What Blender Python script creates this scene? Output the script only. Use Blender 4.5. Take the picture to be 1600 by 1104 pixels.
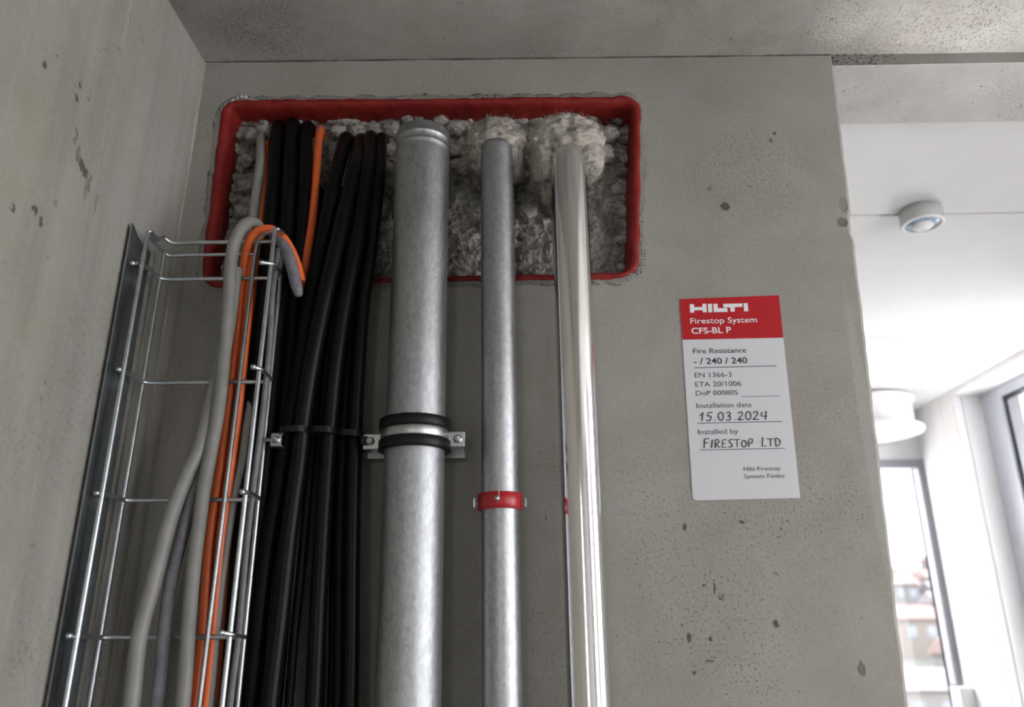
import bpy, bmesh, math, random
import numpy as np
from mathutils import Vector, Matrix, noise

SC = bpy.context.scene
for o in list(bpy.data.objects):
    bpy.data.objects.remove(o, do_unlink=True)
COL = SC.collection

# ------------------------------------------------------------------ camera
F_PX = 1210.0
PITCH, YAW, ROLL = [math.radians(v) for v in (19.2, 1.23, -0.24)]
CAM = np.array([0.0, -1.4, 1.6])
_fw = np.array([-math.sin(YAW) * math.cos(PITCH), math.cos(YAW) * math.cos(PITCH), math.sin(PITCH)])
_r = np.array([math.cos(YAW), math.sin(YAW), 0.0])
_u = np.cross(_r, _fw)
_r2 = math.cos(ROLL) * _r + math.sin(ROLL) * _u
_u2 = -math.sin(ROLL) * _r + math.cos(ROLL) * _u


def ray(x, y):
    return _fw + _r2 * (x - 800) / F_PX - _u2 * (y - 552) / F_PX


def onY(x, y, Y=0.0):      # measured photo point -> point on the plane y = Y
    d = ray(x, y)
    return Vector(CAM + d * (Y - CAM[1]) / d[1])


def onZ(x, y, Z):
    d = ray(x, y)
    return Vector(CAM + d * (Z - CAM[2]) / d[2])


def onX(x, y, X):
    d = ray(x, y)
    return Vector(CAM + d * (X - CAM[0]) / d[0])


cd = bpy.data.cameras.new('camera')
cam = bpy.data.objects.new('camera', cd)
COL.objects.link(cam)
m = Matrix.Identity(4)
for i in range(3):
    m[i][0], m[i][1], m[i][2], m[i][3] = _r2[i], _u2[i], -_fw[i], CAM[i]
cam.matrix_world = m
cd.sensor_width = 36
cd.lens = 36 * F_PX / 1600
cd.clip_start = 0.05
cd.clip_end = 1000
cd.dof.use_dof = True
cd.dof.focus_distance = 1.50
cd.dof.aperture_fstop = 2.6
SC.camera = cam

# ------------------------------------------------------------------ world, exposure
SC.view_settings.view_transform = 'Standard'
SC.view_settings.look = 'None'
SC.view_settings.gamma = 1
SC.view_settings.use_curve_mapping = False
SC.view_settings.exposure = 2.25
SKY = 2.1
w = bpy.data.worlds.new('world')
SC.world = w
w.use_nodes = True
bg = w.node_tree.nodes['Background']
bg.inputs['Color'].default_value = (0.975, 0.965, 1.0, 1)
bg.inputs['Strength'].default_value = SKY
SC.cycles.max_bounces = 10
SC.cycles.diffuse_bounces = 6


def portal(name, loc, sx, sy):
    l = bpy.data.lights.new(name, 'AREA')
    l.shape = 'RECTANGLE'
    l.size, l.size_y = sx, sy
    l.cycles.is_portal = True
    o = bpy.data.objects.new(name, l)
    COL.objects.link(o)
    o.location = loc
    o.rotation_euler = (0, math.radians(90), 0)     # faces -X, into the rooms
    return o


# window openings in the right-hand facade: (y0, y1)
XR = 2.30
WINS = [(1.50, 2.70), (-1.55, -0.22), (-3.3, -2.0)]
REARW = (-0.62, -0.27, 0.9, 2.4)      # window in the wall behind the camera: x0, x1, z0, z1
WZ0, WZ1 = 0.45, 2.755
for i, (a, b) in enumerate(WINS):
    portal('daylight_portal', (XR + 0.19, (a + b) / 2, (WZ0 + WZ1) / 2), WZ1 - WZ0, b - a)

o = portal('daylight_portal', ((REARW[0] + REARW[1]) / 2, -4.08, (REARW[2] + REARW[3]) / 2), REARW[1] - REARW[0], REARW[3] - REARW[2])
o.rotation_euler = (math.radians(90), 0, 0)

# ------------------------------------------------------------------ helpers
ROOT = {}


def meta(o, label=None, cat=None, group=None, kind=None):
    if label: o['label'] = label
    if cat: o['category'] = cat
    if group: o['group'] = group
    if kind: o['kind'] = kind
    return o


def thing(name, label, cat, loc, group=None, kind=None):
    o = bpy.data.objects.new(name, None)
    o.empty_display_size = 0.02
    COL.objects.link(o)
    o.location = loc
    ROOT[o] = Vector(loc)
    return meta(o, label, cat, group, kind)


class MB:
    def __init__(s):
        s.v, s.f, s.sm = [], [], []

    def add(s, v, f, smooth=False):
        n = len(s.v)
        s.v += [Vector(p) for p in v]
        s.f += [tuple(i + n for i in q) for q in f]
        s.sm += [smooth] * len(f)
        return s

    def box(s, a, b):
        x0, y0, z0 = [min(a[i], b[i]) for i in range(3)]
        x1, y1, z1 = [max(a[i], b[i]) for i in range(3)]
        v = [(x0, y0, z0), (x1, y0, z0), (x1, y1, z0), (x0, y1, z0), (x0, y0, z1), (x1, y0, z1), (x1, y1, z1), (x0, y1, z1)]
        return s.add(v, [(0, 3, 2, 1), (4, 5, 6, 7), (0, 1, 5, 4), (1, 2, 6, 5), (2, 3, 7, 6), (3, 0, 4, 7)])

    def tube(s, pts, r, seg=12, cap=True, round_ends=False):
        pts = [Vector(p) for p in pts]
        n = len(pts)
        rs = list(r) if hasattr(r, '__len__') else [r] * n
        if round_ends:
            for e in (0, 1):
                if e == 0:
                    d = (pts[0] - pts[1]).normalized(); p0, r0 = pts[0], rs[0]
                    pts = [p0 + d * r0 * 0.9, p0 + d * r0 * 0.6] + pts; rs = [r0 * 0.3, r0 * 0.8] + rs
                else:
                    d = (pts[-1] - pts[-2]).normalized(); p0, r0 = pts[-1], rs[-1]
                    pts = pts + [p0 + d * r0 * 0.6, p0 + d * r0 * 0.9]; rs = rs + [r0 * 0.8, r0 * 0.3]
            n = len(pts)
        tang = []
        for i in range(n):
            t = (pts[min(i + 1, n - 1)] - pts[max(i - 1, 0)])
            tang.append(t.normalized())
        ref = Vector((0, 1, 0)) if abs(tang[0].y) < 0.9 else Vector((1, 0, 0))
        a = (ref - tang[0] * ref.dot(tang[0])).normalized()
        V = []
        for i in range(n):
            a = (a - tang[i] * a.dot(tang[i])).normalized()
            b = tang[i].cross(a)
            for k in range(seg):
                th = 2 * math.pi * k / seg
                V.append(pts[i] + (a * math.cos(th) + b * math.sin(th)) * rs[i])
        F = []
        for i in range(n - 1):
            for k in range(seg):
                k2 = (k + 1) % seg
                F.append((i * seg + k, i * seg + k2, (i + 1) * seg + k2, (i + 1) * seg + k))
        s.add(V, F, True)
        if cap:
            s.add(V[:seg], [tuple(range(seg))[::-1]])
            s.add(V[-seg:], [tuple(range(seg))])
        return s

    def lathe(s, base, axis, prof, seg=48, smooth=True):
        """prof: list of (r, h) along axis from base"""
        axis = Vector(axis).normalized()
        ref = Vector((0, 1, 0)) if abs(axis.y) < 0.9 else Vector((1, 0, 0))
        a = (ref - axis * ref.dot(axis)).normalized()
        b = axis.cross(a)
        base = Vector(base)
        V = []
        for r, h in prof:
            for k in range(seg):
                th = 2 * math.pi * k / seg
                V.append(base + axis * h + (a * math.cos(th) + b * math.sin(th)) * r)
        F = []
        for i in range(len(prof) - 1):
            for k in range(seg):
                k2 = (k + 1) % seg
                F.append((i * seg + k, i * seg + k2, (i + 1) * seg + k2, (i + 1) * seg + k))
        return s.add(V, F, smooth)

    def build(s, name, mat, parent=None, bevel=0, seg=2, fix=True):
        off = Vector((0, 0, 0))
        if parent is not None:
            off = ROOT[parent]
        me = bpy.data.meshes.new(name)
        me.from_pydata([tuple(p - off) for p in s.v], [], s.f)
        me.polygons.foreach_set('use_smooth', s.sm)
        me.update()
        if fix:
            bm = bmesh.new(); bm.from_mesh(me)
            bmesh.ops.recalc_face_normals(bm, faces=bm.faces)
            bm.to_mesh(me); bm.free()
        if mat: me.materials.append(mat)
        o = bpy.data.objects.new(name, me)
        COL.objects.link(o)
        if parent is not None:
            o.parent = parent
        ROOT[o] = off
        if bevel:
            md = o.modifiers.new('bevel', 'BEVEL')
            md.width = bevel; md.segments = seg; md.limit_method = 'ANGLE'
            md.harden_normals = False
        return o


def catmull(pts, n=8):
    P = [Vector(p) for p in pts]
    P = [P[0] * 2 - P[1]] + P + [P[-1] * 2 - P[-2]]
    out = []
    for i in range(1, len(P) - 2):
        p0, p1, p2, p3 = P[i - 1:i + 3]
        # centripetal-ish: scale tangents by chord to avoid overshoot
        d = (p2 - p1).length
        m1 = (p2 - p0) / max((p2 - p1).length + (p1 - p0).length, 1e-9) * d
        m2 = (p3 - p1) / max((p3 - p2).length + (p2 - p1).length, 1e-9) * d
        for k in range(n):
            t = k / n
            t2, t3 = t * t, t * t * t
            out.append(p1 * (2 * t3 - 3 * t2 + 1) + m1 * (t3 - 2 * t2 + t) + p2 * (-2 * t3 + 3 * t2) + m2 * (t3 - t2))
    out.append(P[-2])
    return out


# ------------------------------------------------------------------ materials
class NT:
    def __init__(s, name):
        s.m = bpy.data.materials.new(name)
        s.m.use_nodes = True
        s.t = s.m.node_tree
        s.b = s.t.nodes['Principled BSDF']
        s.tc = s.t.nodes.new('ShaderNodeTexCoord')
        s.pos = s.tc.outputs['Object']

    def n(s, typ, **kw):
        nd = s.t.nodes.new(typ)
        for k, v in kw.items():
            setattr(nd, k, v)
        return nd

    def link(s, a, b):
        s.t.links.new(a, b)

    def mapping(s, scale, loc=(0, 0, 0), src=None):
        nd = s.n('ShaderNodeMapping')
        nd.inputs['Scale'].default_value = scale
        nd.inputs['Location'].default_value = loc
        s.link(src or s.pos, nd.inputs['Vector'])
        return nd.outputs[0]

    def noise(s, scale, detail=4, rough=0.6, src=None, dist=0):
        nd = s.n('ShaderNodeTexNoise')
        nd.inputs['Scale'].default_value = scale
        nd.inputs['Detail'].default_value = detail
        nd.inputs['Roughness'].default_value = rough
        nd.inputs['Distortion'].default_value = dist
        s.link(src or s.pos, nd.inputs['Vector'])
        return nd.outputs[0]

    def ramp(s, src, a, b, lo=0.0, hi=1.0):
        nd = s.n('ShaderNodeMapRange')
        nd.inputs[1].default_value = a
        nd.inputs[2].default_value = b
        nd.inputs[3].default_value = lo
        nd.inputs[4].default_value = hi
        s.link(src, nd.inputs[0])
        return nd.outputs[0]

    def mix(s, fac, a, b, mode='MIX'):
        nd = s.n('ShaderNodeMix', data_type='RGBA', blend_type=mode)
        for sock, v in ((nd.inputs[0], fac), (nd.inputs[6], a), (nd.inputs[7], b)):
            if hasattr(v, 'links') or hasattr(v, 'is_linked'):
                s.link(v, sock)
            elif isinstance(v, (int, float)):
                sock.default_value = v
            else:
                sock.default_value = (*v, 1)
        return nd.outputs[2]

    def math(s, op, a, b=None):
        nd = s.n('ShaderNodeMath', operation=op)
        for i, v in enumerate((a, b)):
            if v is None: continue
            if isinstance(v, (int, float)): nd.inputs[i].default_value = v
            else: s.link(v, nd.inputs[i])
        return nd.outputs[0]

    def bump(s, h, strength, dist, normal=None):
        nd = s.n('ShaderNodeBump')
        nd.inputs['Strength'].default_value = strength
        nd.inputs['Distance'].default_value = dist
        s.link(h, nd.inputs['Height'])
        if normal: s.link(normal, nd.inputs['Normal'])
        return nd.outputs[0]


def simple(name, col, rough=0.5, metal=0.0, var=0.1, scale=20, bump=0.0, bscale=200, spec=0.5):
    t = NT(name)
    n1 = t.noise(scale, 4)
    c = t.mix(t.ramp(n1, 0.35, 0.65), tuple(x * (1 - var) for x in col), tuple(min(1, x * (1 + var)) for x in col))
    t.link(c, t.b.inputs['Base Color'])
    t.b.inputs['Roughness'].default_value = rough
    t.b.inputs['Metallic'].default_value = metal
    t.b.inputs['Specular IOR Level'].default_value = spec
    if bump:
        t.link(t.bump(t.noise(bscale, 3), bump, 0.001), t.b.inputs['Normal'])
    return t.m


def concrete(name, col, mott=0.16, pit=1.0, streak=0.0, spots=(), bump=0.6, split=None, pitmask=(0.47, 0.66), rough=0.85, seed=0.0, warm=(1.02, 1.0, 0.95), pale=None, dist=0.024, patch=None):
    t = NT(name)
    p0 = t.mapping((1, 1, 1), (seed, seed * 1.7, -seed))
    big = t.noise(1.7, 5, 0.55, p0, 0.3)
    mid = t.noise(7, 6, 0.65, p0, 0.4)
    fine = t.noise(140, 3, 0.7, p0)
    dk = tuple(c * (1 - mott) for c in col)
    lt = tuple(min(1, c * (1 + mott)) for c in col)
    c = t.mix(t.ramp(big, 0.3, 0.7), dk, lt)
    c2 = t.mix(t.ramp(mid, 0.3, 0.7), tuple(x * y * (1 - mott * .8) for x, y in zip((1, 1, 1), warm)), (1 + mott * .6,) * 3)
    c = t.mix(1.0, c, c2, 'MULTIPLY')
    c = t.mix(1.0, c, t.mix(t.ramp(fine, 0.3, 0.7), (0.93,) * 3, (1.06,) * 3), 'MULTIPLY')
    if streak:
        sp = t.mapping((9, 9, 0.5), (seed, 0, 0))
        st = t.noise(2.2, 5, 0.6, sp)
        c = t.mix(1.0, c, t.mix(t.ramp(st, 0.3, 0.7), (1 - streak,) * 3, (1 + streak * .6,) * 3), 'MULTIPLY')
    # small dark air-pits, gathered in patches
    pn = t.noise(210, 3, 0.6, p0)
    pm = t.ramp(t.noise(2.6, 4, 0.6, t.mapping((1, 1, 1), (3.1 + seed, 1, 2))), pitmask[0], pitmask[1])
    for (pc, pr_) in (patch or ()):      # patches where the air-pits crowd
        s1 = t.n('ShaderNodeVectorMath', operation='DISTANCE'); t.link(t.pos, s1.inputs[0]); s1.inputs[1].default_value = tuple(pc)
        dn_ = t.math('ADD', s1.outputs['Value'], t.math('MULTIPLY', t.ramp(big, .3, .7, -1, 1), .05))
        pm = t.math('MAXIMUM', pm, t.ramp(dn_, pr_, pr_ * .25, 0, .9))
    pits = t.math('MULTIPLY', t.ramp(pn, 0.58, 0.665), pm)
    pn2 = t.noise(60, 2, 0.5, t.mapping((1, 1, 1), (9, seed, 2)))
    pits2 = t.math('MULTIPLY', t.ramp(pn2, 0.71, 0.74), t.ramp(pm, 0, 1, 0.35, 1))
    pits = t.math('MAXIMUM', pits, pits2)
    c = t.mix(t.math('MULTIPLY', pits, 0.75 * pit), c, tuple(x * 0.3 for x in col))
    if split:
        ax, lim, mul = split
        sx = t.n('ShaderNodeSeparateXYZ'); t.link(t.pos, sx.inputs[0])
        f = t.ramp(sx.outputs[ax], lim - 0.002, lim + 0.002)
        c = t.mix(f, t.mix(1.0, c, mul, 'MULTIPLY'), c)
    if pale:      # light from the bright room painted as paler slab past a ragged x edge
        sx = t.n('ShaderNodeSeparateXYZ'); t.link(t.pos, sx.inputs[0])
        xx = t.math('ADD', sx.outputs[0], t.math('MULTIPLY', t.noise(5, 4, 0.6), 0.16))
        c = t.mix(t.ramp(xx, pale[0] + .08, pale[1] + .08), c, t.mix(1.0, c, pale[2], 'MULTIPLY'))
    h = t.math('ADD', t.math('MULTIPLY', fine, 0.35), t.math('MULTIPLY', mid, 0.6))
    h = t.math('SUBTRACT', h, t.math('MULTIPLY', pits, 1.2))
    if spots:
        dn = t.n('ShaderNodeTexNoise'); dn.inputs['Scale'].default_value = 95; dn.inputs['Detail'].default_value = 5
        t.link(t.pos, dn.inputs['Vector'])
        sub = t.n('ShaderNodeVectorMath', operation='SUBTRACT'); t.link(dn.outputs['Color'], sub.inputs[0]); sub.inputs[1].default_value = (.5, .5, .5)
        scl = t.n('ShaderNodeVectorMath', operation='SCALE'); t.link(sub.outputs[0], scl.inputs[0]); scl.inputs['Scale'].default_value = dist
        add = t.n('ShaderNodeVectorMath', operation='ADD'); t.link(scl.outputs[0], add.inputs[0]); t.link(t.pos, add.inputs[1])
        for (c0, r3, colr, st, dep) in spots:
            s1 = t.n('ShaderNodeVectorMath', operation='SUBTRACT'); t.link(add.outputs[0], s1.inputs[0]); s1.inputs[1].default_value = tuple(c0)
            d1 = t.n('ShaderNodeVectorMath', operation='DIVIDE'); t.link(s1.outputs[0], d1.inputs[0]); d1.inputs[1].default_value = r3
            ln = t.n('ShaderNodeVectorMath', operation='LENGTH'); t.link(d1.outputs[0], ln.inputs[0])
            f = t.ramp(ln.outputs['Value'], 1.15, 0.75, 0, 1)
            c = t.mix(t.math('MULTIPLY', f, st), c, colr)
            if dep: h = t.math('SUBTRACT', h, t.math('MULTIPLY', f, dep))
    t.link(c, t.b.inputs['Base Color'])
    t.b.inputs['Roughness'].default_value = rough
    t.b.inputs['Specular IOR Level'].default_value = 0.3
    t.link(t.bump(h, bump, 0.003), t.b.inputs['Normal'])
    return t.m


def S(x, y, rx, rz, col=(0.05, 0.047, 0.04), st=0.85, dep=1.5, ry=0.05):
    return (onY(x, y, 0), (rx, ry, rz), col, st, dep)


C_BACK = (0.240, 0.234, 0.214)
back_spots = [
    S(1132, 322, .0095, .009), S(1210, 209, .004, .004), S(1204, 220, .004, .006, (.12, .07, .06), .8, .5),
    S(1212, 975, .0055, .0065), S(1315, 347, .012, .011, (.10, .08, .065), .75, 1.5), S(1316, 320, .010, .018, (.16, .15, .13), .6, 1),
    S(1076, 996, .005, .007), S(1109, 998, .004, .003), S(1069, 823, .004, .007), S(1159, 815, .005, .003),
    S(1110, 1032, .006, .002), S(1084, 1050, .004, .003), S(1345, 1045, .006, .012, (.10, .09, .08), .7, 1),
    S(1100, 914, .003, .002), S(1116, 920, .002, .008),
   
    S(1360, 700, .012, .30, (.33, .32, .31), .4, 0),
]
M_WALL = concrete('concrete_back', C_BACK, mott=0.12, pit=0.9, spots=back_spots, bump=0.5, dist=0.011, patch=[(onY(1085, 905), .15), (onY(1180, 270), .20), (onY(1010, 760), .09)])


def SX(x, y, ry, rz, col=(0.055, 0.048, 0.038), st=0.85, dep=1.0):
    p = onX(x, y, -0.712)
    return (p, (0.05, ry, rz), col, st, dep)


left_spots = [SX(119, 215, .004, .016), SX(122, 240, .007, .014), SX(127, 255, .008, .010), SX(133, 268, .009, .010), SX(140, 285, .004, .016, (.12, .11, .08)),
              SX(20, 324, .006, .005), SX(55, 326, .006, .006), SX(64, 344, .005, .008), SX(120, 155, .004, .006), SX(126, 132, .003, .006),
              SX(70, 104, .004, .006), SX(88, 88, .003, .002), SX(118, 228, .02, .025, (.26, .25, .20), .4, 0),
              SX(150, 320, .004, .022, (.15, .13, .11), .7, .5), SX(135, 295, .006, .022, (.16, .15, .12), .6, .4), SX(86, 318, .004, .008, (.15, .14, .12), .6, .4)]
M_LEFT = concrete('concrete_left', (0.275, 0.270, 0.248), mott=0.10, pit=0.8, streak=0.13, spots=left_spots, bump=0.5,
                  split=(1, -0.302, (1.0, 0.985, 0.93)), seed=4.2)
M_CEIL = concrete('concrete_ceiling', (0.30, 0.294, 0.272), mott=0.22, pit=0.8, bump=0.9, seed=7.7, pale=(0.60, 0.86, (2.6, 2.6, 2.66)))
M_BEAM = concrete('concrete_lintel', (0.50, 0.50, 0.49), mott=0.14, pit=1.0, bump=1.0, seed=2.2)
M_MORTAR = concrete('mortar', (0.20, 0.197, 0.182), mott=0.25, pit=1.0, bump=1.5, seed=1.3, rough=0.95)
M_FLOOR = concrete('screed', (0.34, 0.33, 0.31), mott=0.1, pit=0.3, bump=0.2, seed=5)
M_WHITE = simple('white_plaster', (0.68, 0.685, 0.675), 0.8, var=0.02, scale=6, bump=0.1)
M_WHITE2 = simple('white_paint', (0.72, 0.72, 0.72), 0.45, var=0.01)
M_BRIGHT = simple('bright_plaster', (0.74, 0.74, 0.74), 0.7, var=0.02)
M_CREAM = simple('cream_paint', (0.78, 0.77, 0.745), 0.7, var=0.02)


def galv(name, col, rough, spangle=0.12, scale=220, speck=0.5, metal=1.0):
    t = NT(name)
    v = t.n('ShaderNodeTexVoronoi'); v.inputs['Scale'].default_value = scale
    t.link(t.mapping((1, 1, 0.45)), v.inputs['Vector'])
    bw = t.n('ShaderNodeSeparateColor'); t.link(v.outputs['Color'], bw.inputs[0])
    n = t.noise(9, 5, 0.6, t.mapping((1, 1, 0.35)))
    n2 = t.noise(400, 2, 0.6)
    c = t.mix(bw.outputs[0], tuple(x * (1 - spangle) for x in col), tuple(min(1, x * (1 + spangle)) for x in col))
    c = t.mix(1.0, c, t.mix(t.ramp(n, 0.3, 0.7), (0.78,) * 3, (1.08,) * 3), 'MULTIPLY')
    c = t.mix(t.math('MULTIPLY', t.ramp(n2, 0.66, 0.75), speck), c, tuple(x * 0.45 for x in col))
    t.link(c, t.b.inputs['Base Color'])
    t.b.inputs['Metallic'].default_value = metal
    r = t.math('ADD', t.ramp(n, 0.3, 0.7, rough - 0.05, rough + 0.07), t.math('MULTIPLY', bw.outputs[1], 0.06))
    t.link(r, t.b.inputs['Roughness'])
    t.link(t.bump(t.noise(90, 4, 0.6, t.mapping((1, 1, 0.5))), 0.25, 0.0006), t.b.inputs['Normal'])
    return t.m


M_GALV = galv('galvanised_pipe', (0.37, 0.385, 0.395), 0.45)
M_GALV2 = galv('galvanised_conduit', (0.39, 0.405, 0.415), 0.43, scale=260)
M_WIRE = simple('zinc_wire', (0.50, 0.535, 0.55), 0.36, metal=1.0, var=0.12, scale=40)
M_PLATE = galv('zinc_plate', (0.36, 0.39, 0.41), 0.33, 0.10, 120)
M_STEEL = galv('steel_hardware', (0.44, 0.45, 0.445), 0.34, 0.05, 500)
_t = NT('polished_pipe')
_t.b.inputs['Base Color'].default_value = (0.80, 0.80, 0.80, 1)
_t.b.inputs['Metallic'].default_value = 1
_t.link(_t.ramp(_t.noise(14, 4, 0.6, _t.mapping((1, 1, 0.12))), 0.3, 0.7, 0.07, 0.15), _t.b.inputs['Roughness'])
_t.link(_t.bump(_t.noise(16, 2, 0.5, _t.mapping((1, 1, 0.15))), 0.12, 0.002), _t.b.inputs['Normal'])
M_CHROME = _t.m
M_BLACK = simple('black_cable', (0.003, 0.003, 0.0033), 0.45, var=0.3, scale=60, bump=0.25, bscale=120, spec=0.10)
M_BLACK2 = simple('black_cable_gloss', (0.0035, 0.0035, 0.004), 0.34, var=0.2, scale=60, bump=0.2, bscale=90, spec=0.13)
M_RUBBER = simple('black_rubber', (0.006, 0.006, 0.0065), 0.42, var=0.2, scale=80, spec=0.2)
M_GREYC = simple('grey_cable', (0.185, 0.185, 0.172), 0.5, var=0.10, scale=30, bump=0.1)
M_GREYD = simple('dusty_grey_sheath', (0.13, 0.13, 0.142), 0.6, var=0.2, scale=60, bump=0.2)
_t = NT('orange_cable')
_n = _t.noise(45, 4, 0.6)
_t.link(_t.mix(_t.ramp(_n, 0.60, 0.70), (0.62, 0.115, 0.022), (0.36, 0.12, 0.07)), _t.b.inputs['Base Color'])
_t.b.inputs['Roughness'].default_value = 0.45
M_ORANGE = _t.m
M_REDBAND = simple('red_enamel', (0.31, 0.008, 0.015), 0.35, var=0.05)
_t = NT('red_firestop_coating')
_n = _t.noise(22, 5, 0.65)
_c = _t.mix(_t.ramp(_n, 0.3, 0.7), (0.145, 0.011, 0.009), (0.21, 0.016, 0.013))
_c = _t.mix(_t.ramp(_t.noise(70, 3), 0.68, 0.76), _c, (0.12, 0.03, 0.025))
_t.link(_c, _t.b.inputs['Base Color'])
_t.b.inputs['Roughness'].default_value = 0.5
_t.b.inputs['Specular IOR Level'].default_value = 0.22
_t.link(_t.bump(_t.noise(55, 5, 0.65), 0.5, 0.004), _t.b.inputs['Normal'])
M_RED = _t.m


def wool_mat(name, stretch, col=(0.50, 0.48, 0.435)):
    t = NT(name)
    mp = t.mapping(stretch)
    fib = t.noise(160, 4, 0.75, mp, 1.5)
    big = t.noise(16, 5, 0.7, None, 0.8)
    c = t.mix(t.ramp(fib, 0.3, 0.7), tuple(x * 0.62 for x in col), tuple(x * 1.25 for x in col))
    c = t.mix(t.ramp(big, 0.50, 0.62), c, t.mix(1.0, c, (0.60, 0.60, 0.62), 'MULTIPLY'))
    c = t.mix(t.math('MULTIPLY', t.ramp(t.noise(9, 3), 0.6, 0.68), 0.4), c, (0.20, 0.15, 0.12))
    t.link(c, t.b.inputs['Base Color'])
    t.b.inputs['Roughness'].default_value = 1.0
    t.b.inputs['Specular IOR Level'].default_value = 0.1
    t.link(t.bump(fib, 1.0, 0.004), t.b.inputs['Normal'])
    return t.m


M_WOOL = wool_mat('mineral_wool', (1, 1, 1))
M_WOOLC = wool_mat('wrapped_mineral_wool', (0.3, 1, 1.8), (0.52, 0.49, 0.43))
M_PAPER = simple('label_paper', (0.47, 0.48, 0.50), 0.55, var=0.01)
M_PRED = simple('label_red_print', (0.34, 0.010, 0.014), 0.6, var=0.02, spec=0.2)
M_PWHITE = simple('label_white_print', (0.60, 0.61, 0.62), 0.5, var=0.01)
M_INK = simple('label_ink', (0.02, 0.02, 0.024), 0.6, var=0.02)
M_LINE = simple('label_rule', (0.09, 0.09, 0.095), 0.6, var=0.02)
M_FRAME = simple('window_frame_grey', (0.60, 0.61, 0.66), 0.35, metal=0.3, var=0.03)
M_FRAMED = simple('window_frame_dark', (0.24, 0.25, 0.27), 0.4, var=0.03)
M_GASKET = simple('window_gasket', (0.03, 0.04, 0.045), 0.5, var=0.03)
M_LENS = simple('detector_lens', (0.25, 0.33, 0.42), 0.15, var=0.4, scale=30)

_t = NT('window_glass')
_tr = _t.n('ShaderNodeBsdfTransparent'); _tr.inputs[0].default_value = (0.965, 0.96, 0.96, 1)
_gl = _t.n('ShaderNodeBsdfGlossy'); _gl.inputs['Roughness'].default_value = 0.02
_fr = _t.n('ShaderNodeFresnel'); _fr.inputs[0].default_value = 1.45
_mx = _t.n('ShaderNodeMixShader')
_ge = _t.n('ShaderNodeNewGeometry')      # reflection on the outer faces only, no internal mirror inside the thin pane
_t.link(_t.math('MULTIPLY', _fr.outputs[0], _t.math('SUBTRACT', 1.0, _ge.outputs['Backfacing'])), _mx.inputs[0])
_t.link(_tr.outputs[0], _mx.inputs[1]); _t.link(_gl.outputs[0], _mx.inputs[2])
_t.link(_mx.outputs[0], _t.t.nodes['Material Output'].inputs[0])
M_GLASS = _t.m

random.seed(7)

# ------------------------------------------------------------------ structure
XL = -0.712
ZC = 2.783
YB = -3.9            # wall behind the camera
YF = 3.15            # far wall of the bright room
TH = 0.20            # thickness of the cross wall
zc = lambda x: ZC - 0.0087 * (x - XL)

# opening outline on the wall (measured corner points), rounded
OPEN = [onY(*p) for p in ((358, 166), (990, 160), (986, 428), (326, 440))]


def rrect(cs, rad, n=9, per=14):
    """rounded quad from corner list (clockwise), evenly filled sides"""
    out = []
    N = len(cs)
    for i in range(N):
        p, a, b = cs[i], cs[i - 1], cs[(i + 1) % N]
        r = rad[i]
        p0 = p + (a - p).normalized() * r
        p1 = p + (b - p).normalized() * r
        for k in range(n):
            t = k / (n - 1)
            out.append((p0 * (1 - t) + p * t) * (1 - t) + (p * (1 - t) + p1 * t) * t)
        nx = cs[(i + 1) % N]
        q = nx + (p - nx).normalized() * rad[(i + 1) % N]
        m_ = max(2, int((q - p1).length / 0.012))
        for k in range(1, m_):
            out.append(p1.lerp(q, k / m_))
    return out


hole = rrect(OPEN, [.022, .03, .035, .03])
# cross wall with opening
bm = bmesh.new()
rt, rb = onY(1303, 85), onY(1422, 1104)
slope = (rt.x - rb.x) / (rt.z - rb.z)
zs = np.linspace(0, 2.80, 190)
edge = []
for z in zs:
    x = rt.x + slope * (z - rt.z)
    j = 0.0016 * noise.noise(Vector((3, 0, z * 60))) + 0.0022 * noise.noise(Vector((9, 2, z * 14)))
    if abs(z - onY(1318, 347).z) < 0.02: j -= 0.004
    edge.append(Vector((x + j - 0.008, 0, z)))
outer = [Vector((XL - 0.02, 0, 0))] + edge + [Vector((XL - 0.02, 0, 2.80))]
vo = [bm.verts.new(p) for p in outer]
vh = [bm.verts.new(p) for p in hole]
ed = [bm.edges.new((vo[i], vo[(i + 1) % len(vo)])) for i in range(len(vo))]
eh = [bm.edges.new((vh[i], vh[(i + 1) % len(vh)])) for i in range(len(vh))]
bmesh.ops.triangle_fill(bm, edges=ed + eh, use_beauty=True)
# chamfer + end face on the right edge
ch = [bm.verts.new((p.x + 0.010 + 0.001 * noise.noise(Vector((1, 5, p.z * 40))), 0.013, p.z)) for p in edge]
en = [bm.verts.new((p.x + 0.010, TH, p.z)) for p in edge]
for i in range(len(edge) - 1):
    bm.faces.new((vo[1 + i], vo[2 + i], ch[i + 1], ch[i]))
    bm.faces.new((ch[i], ch[i + 1], en[i + 1], en[i]))
# hole reveal and back face
hb = [bm.verts.new((p.x, 0.17, p.z)) for p in hole]
for i in range(len(hole)):
    j = (i + 1) % len(hole)
    bm.faces.new((vh[i], vh[j], hb[j], hb[i]))
bm.faces.new(hb)
bl = [bm.verts.new(p) for p in ((XL - 0.02, TH, 0), (XL - 0.02, TH, 2.80))]
bm.faces.new([bl[0]] + en + [bl[1]])
bmesh.ops.recalc_face_normals(bm, faces=bm.faces)
me = bpy.data.meshes.new('wall_back'); bm.to_mesh(me); bm.free()
me.materials.append(M_WALL)
o = bpy.data.objects.new('wall_back', me); COL.objects.link(o); ROOT[o] = Vector((0, 0, 0))
meta(o, 'grey cast concrete wall with the red-edged firestop opening', 'wall', kind='structure')
wall_back = o

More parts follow.
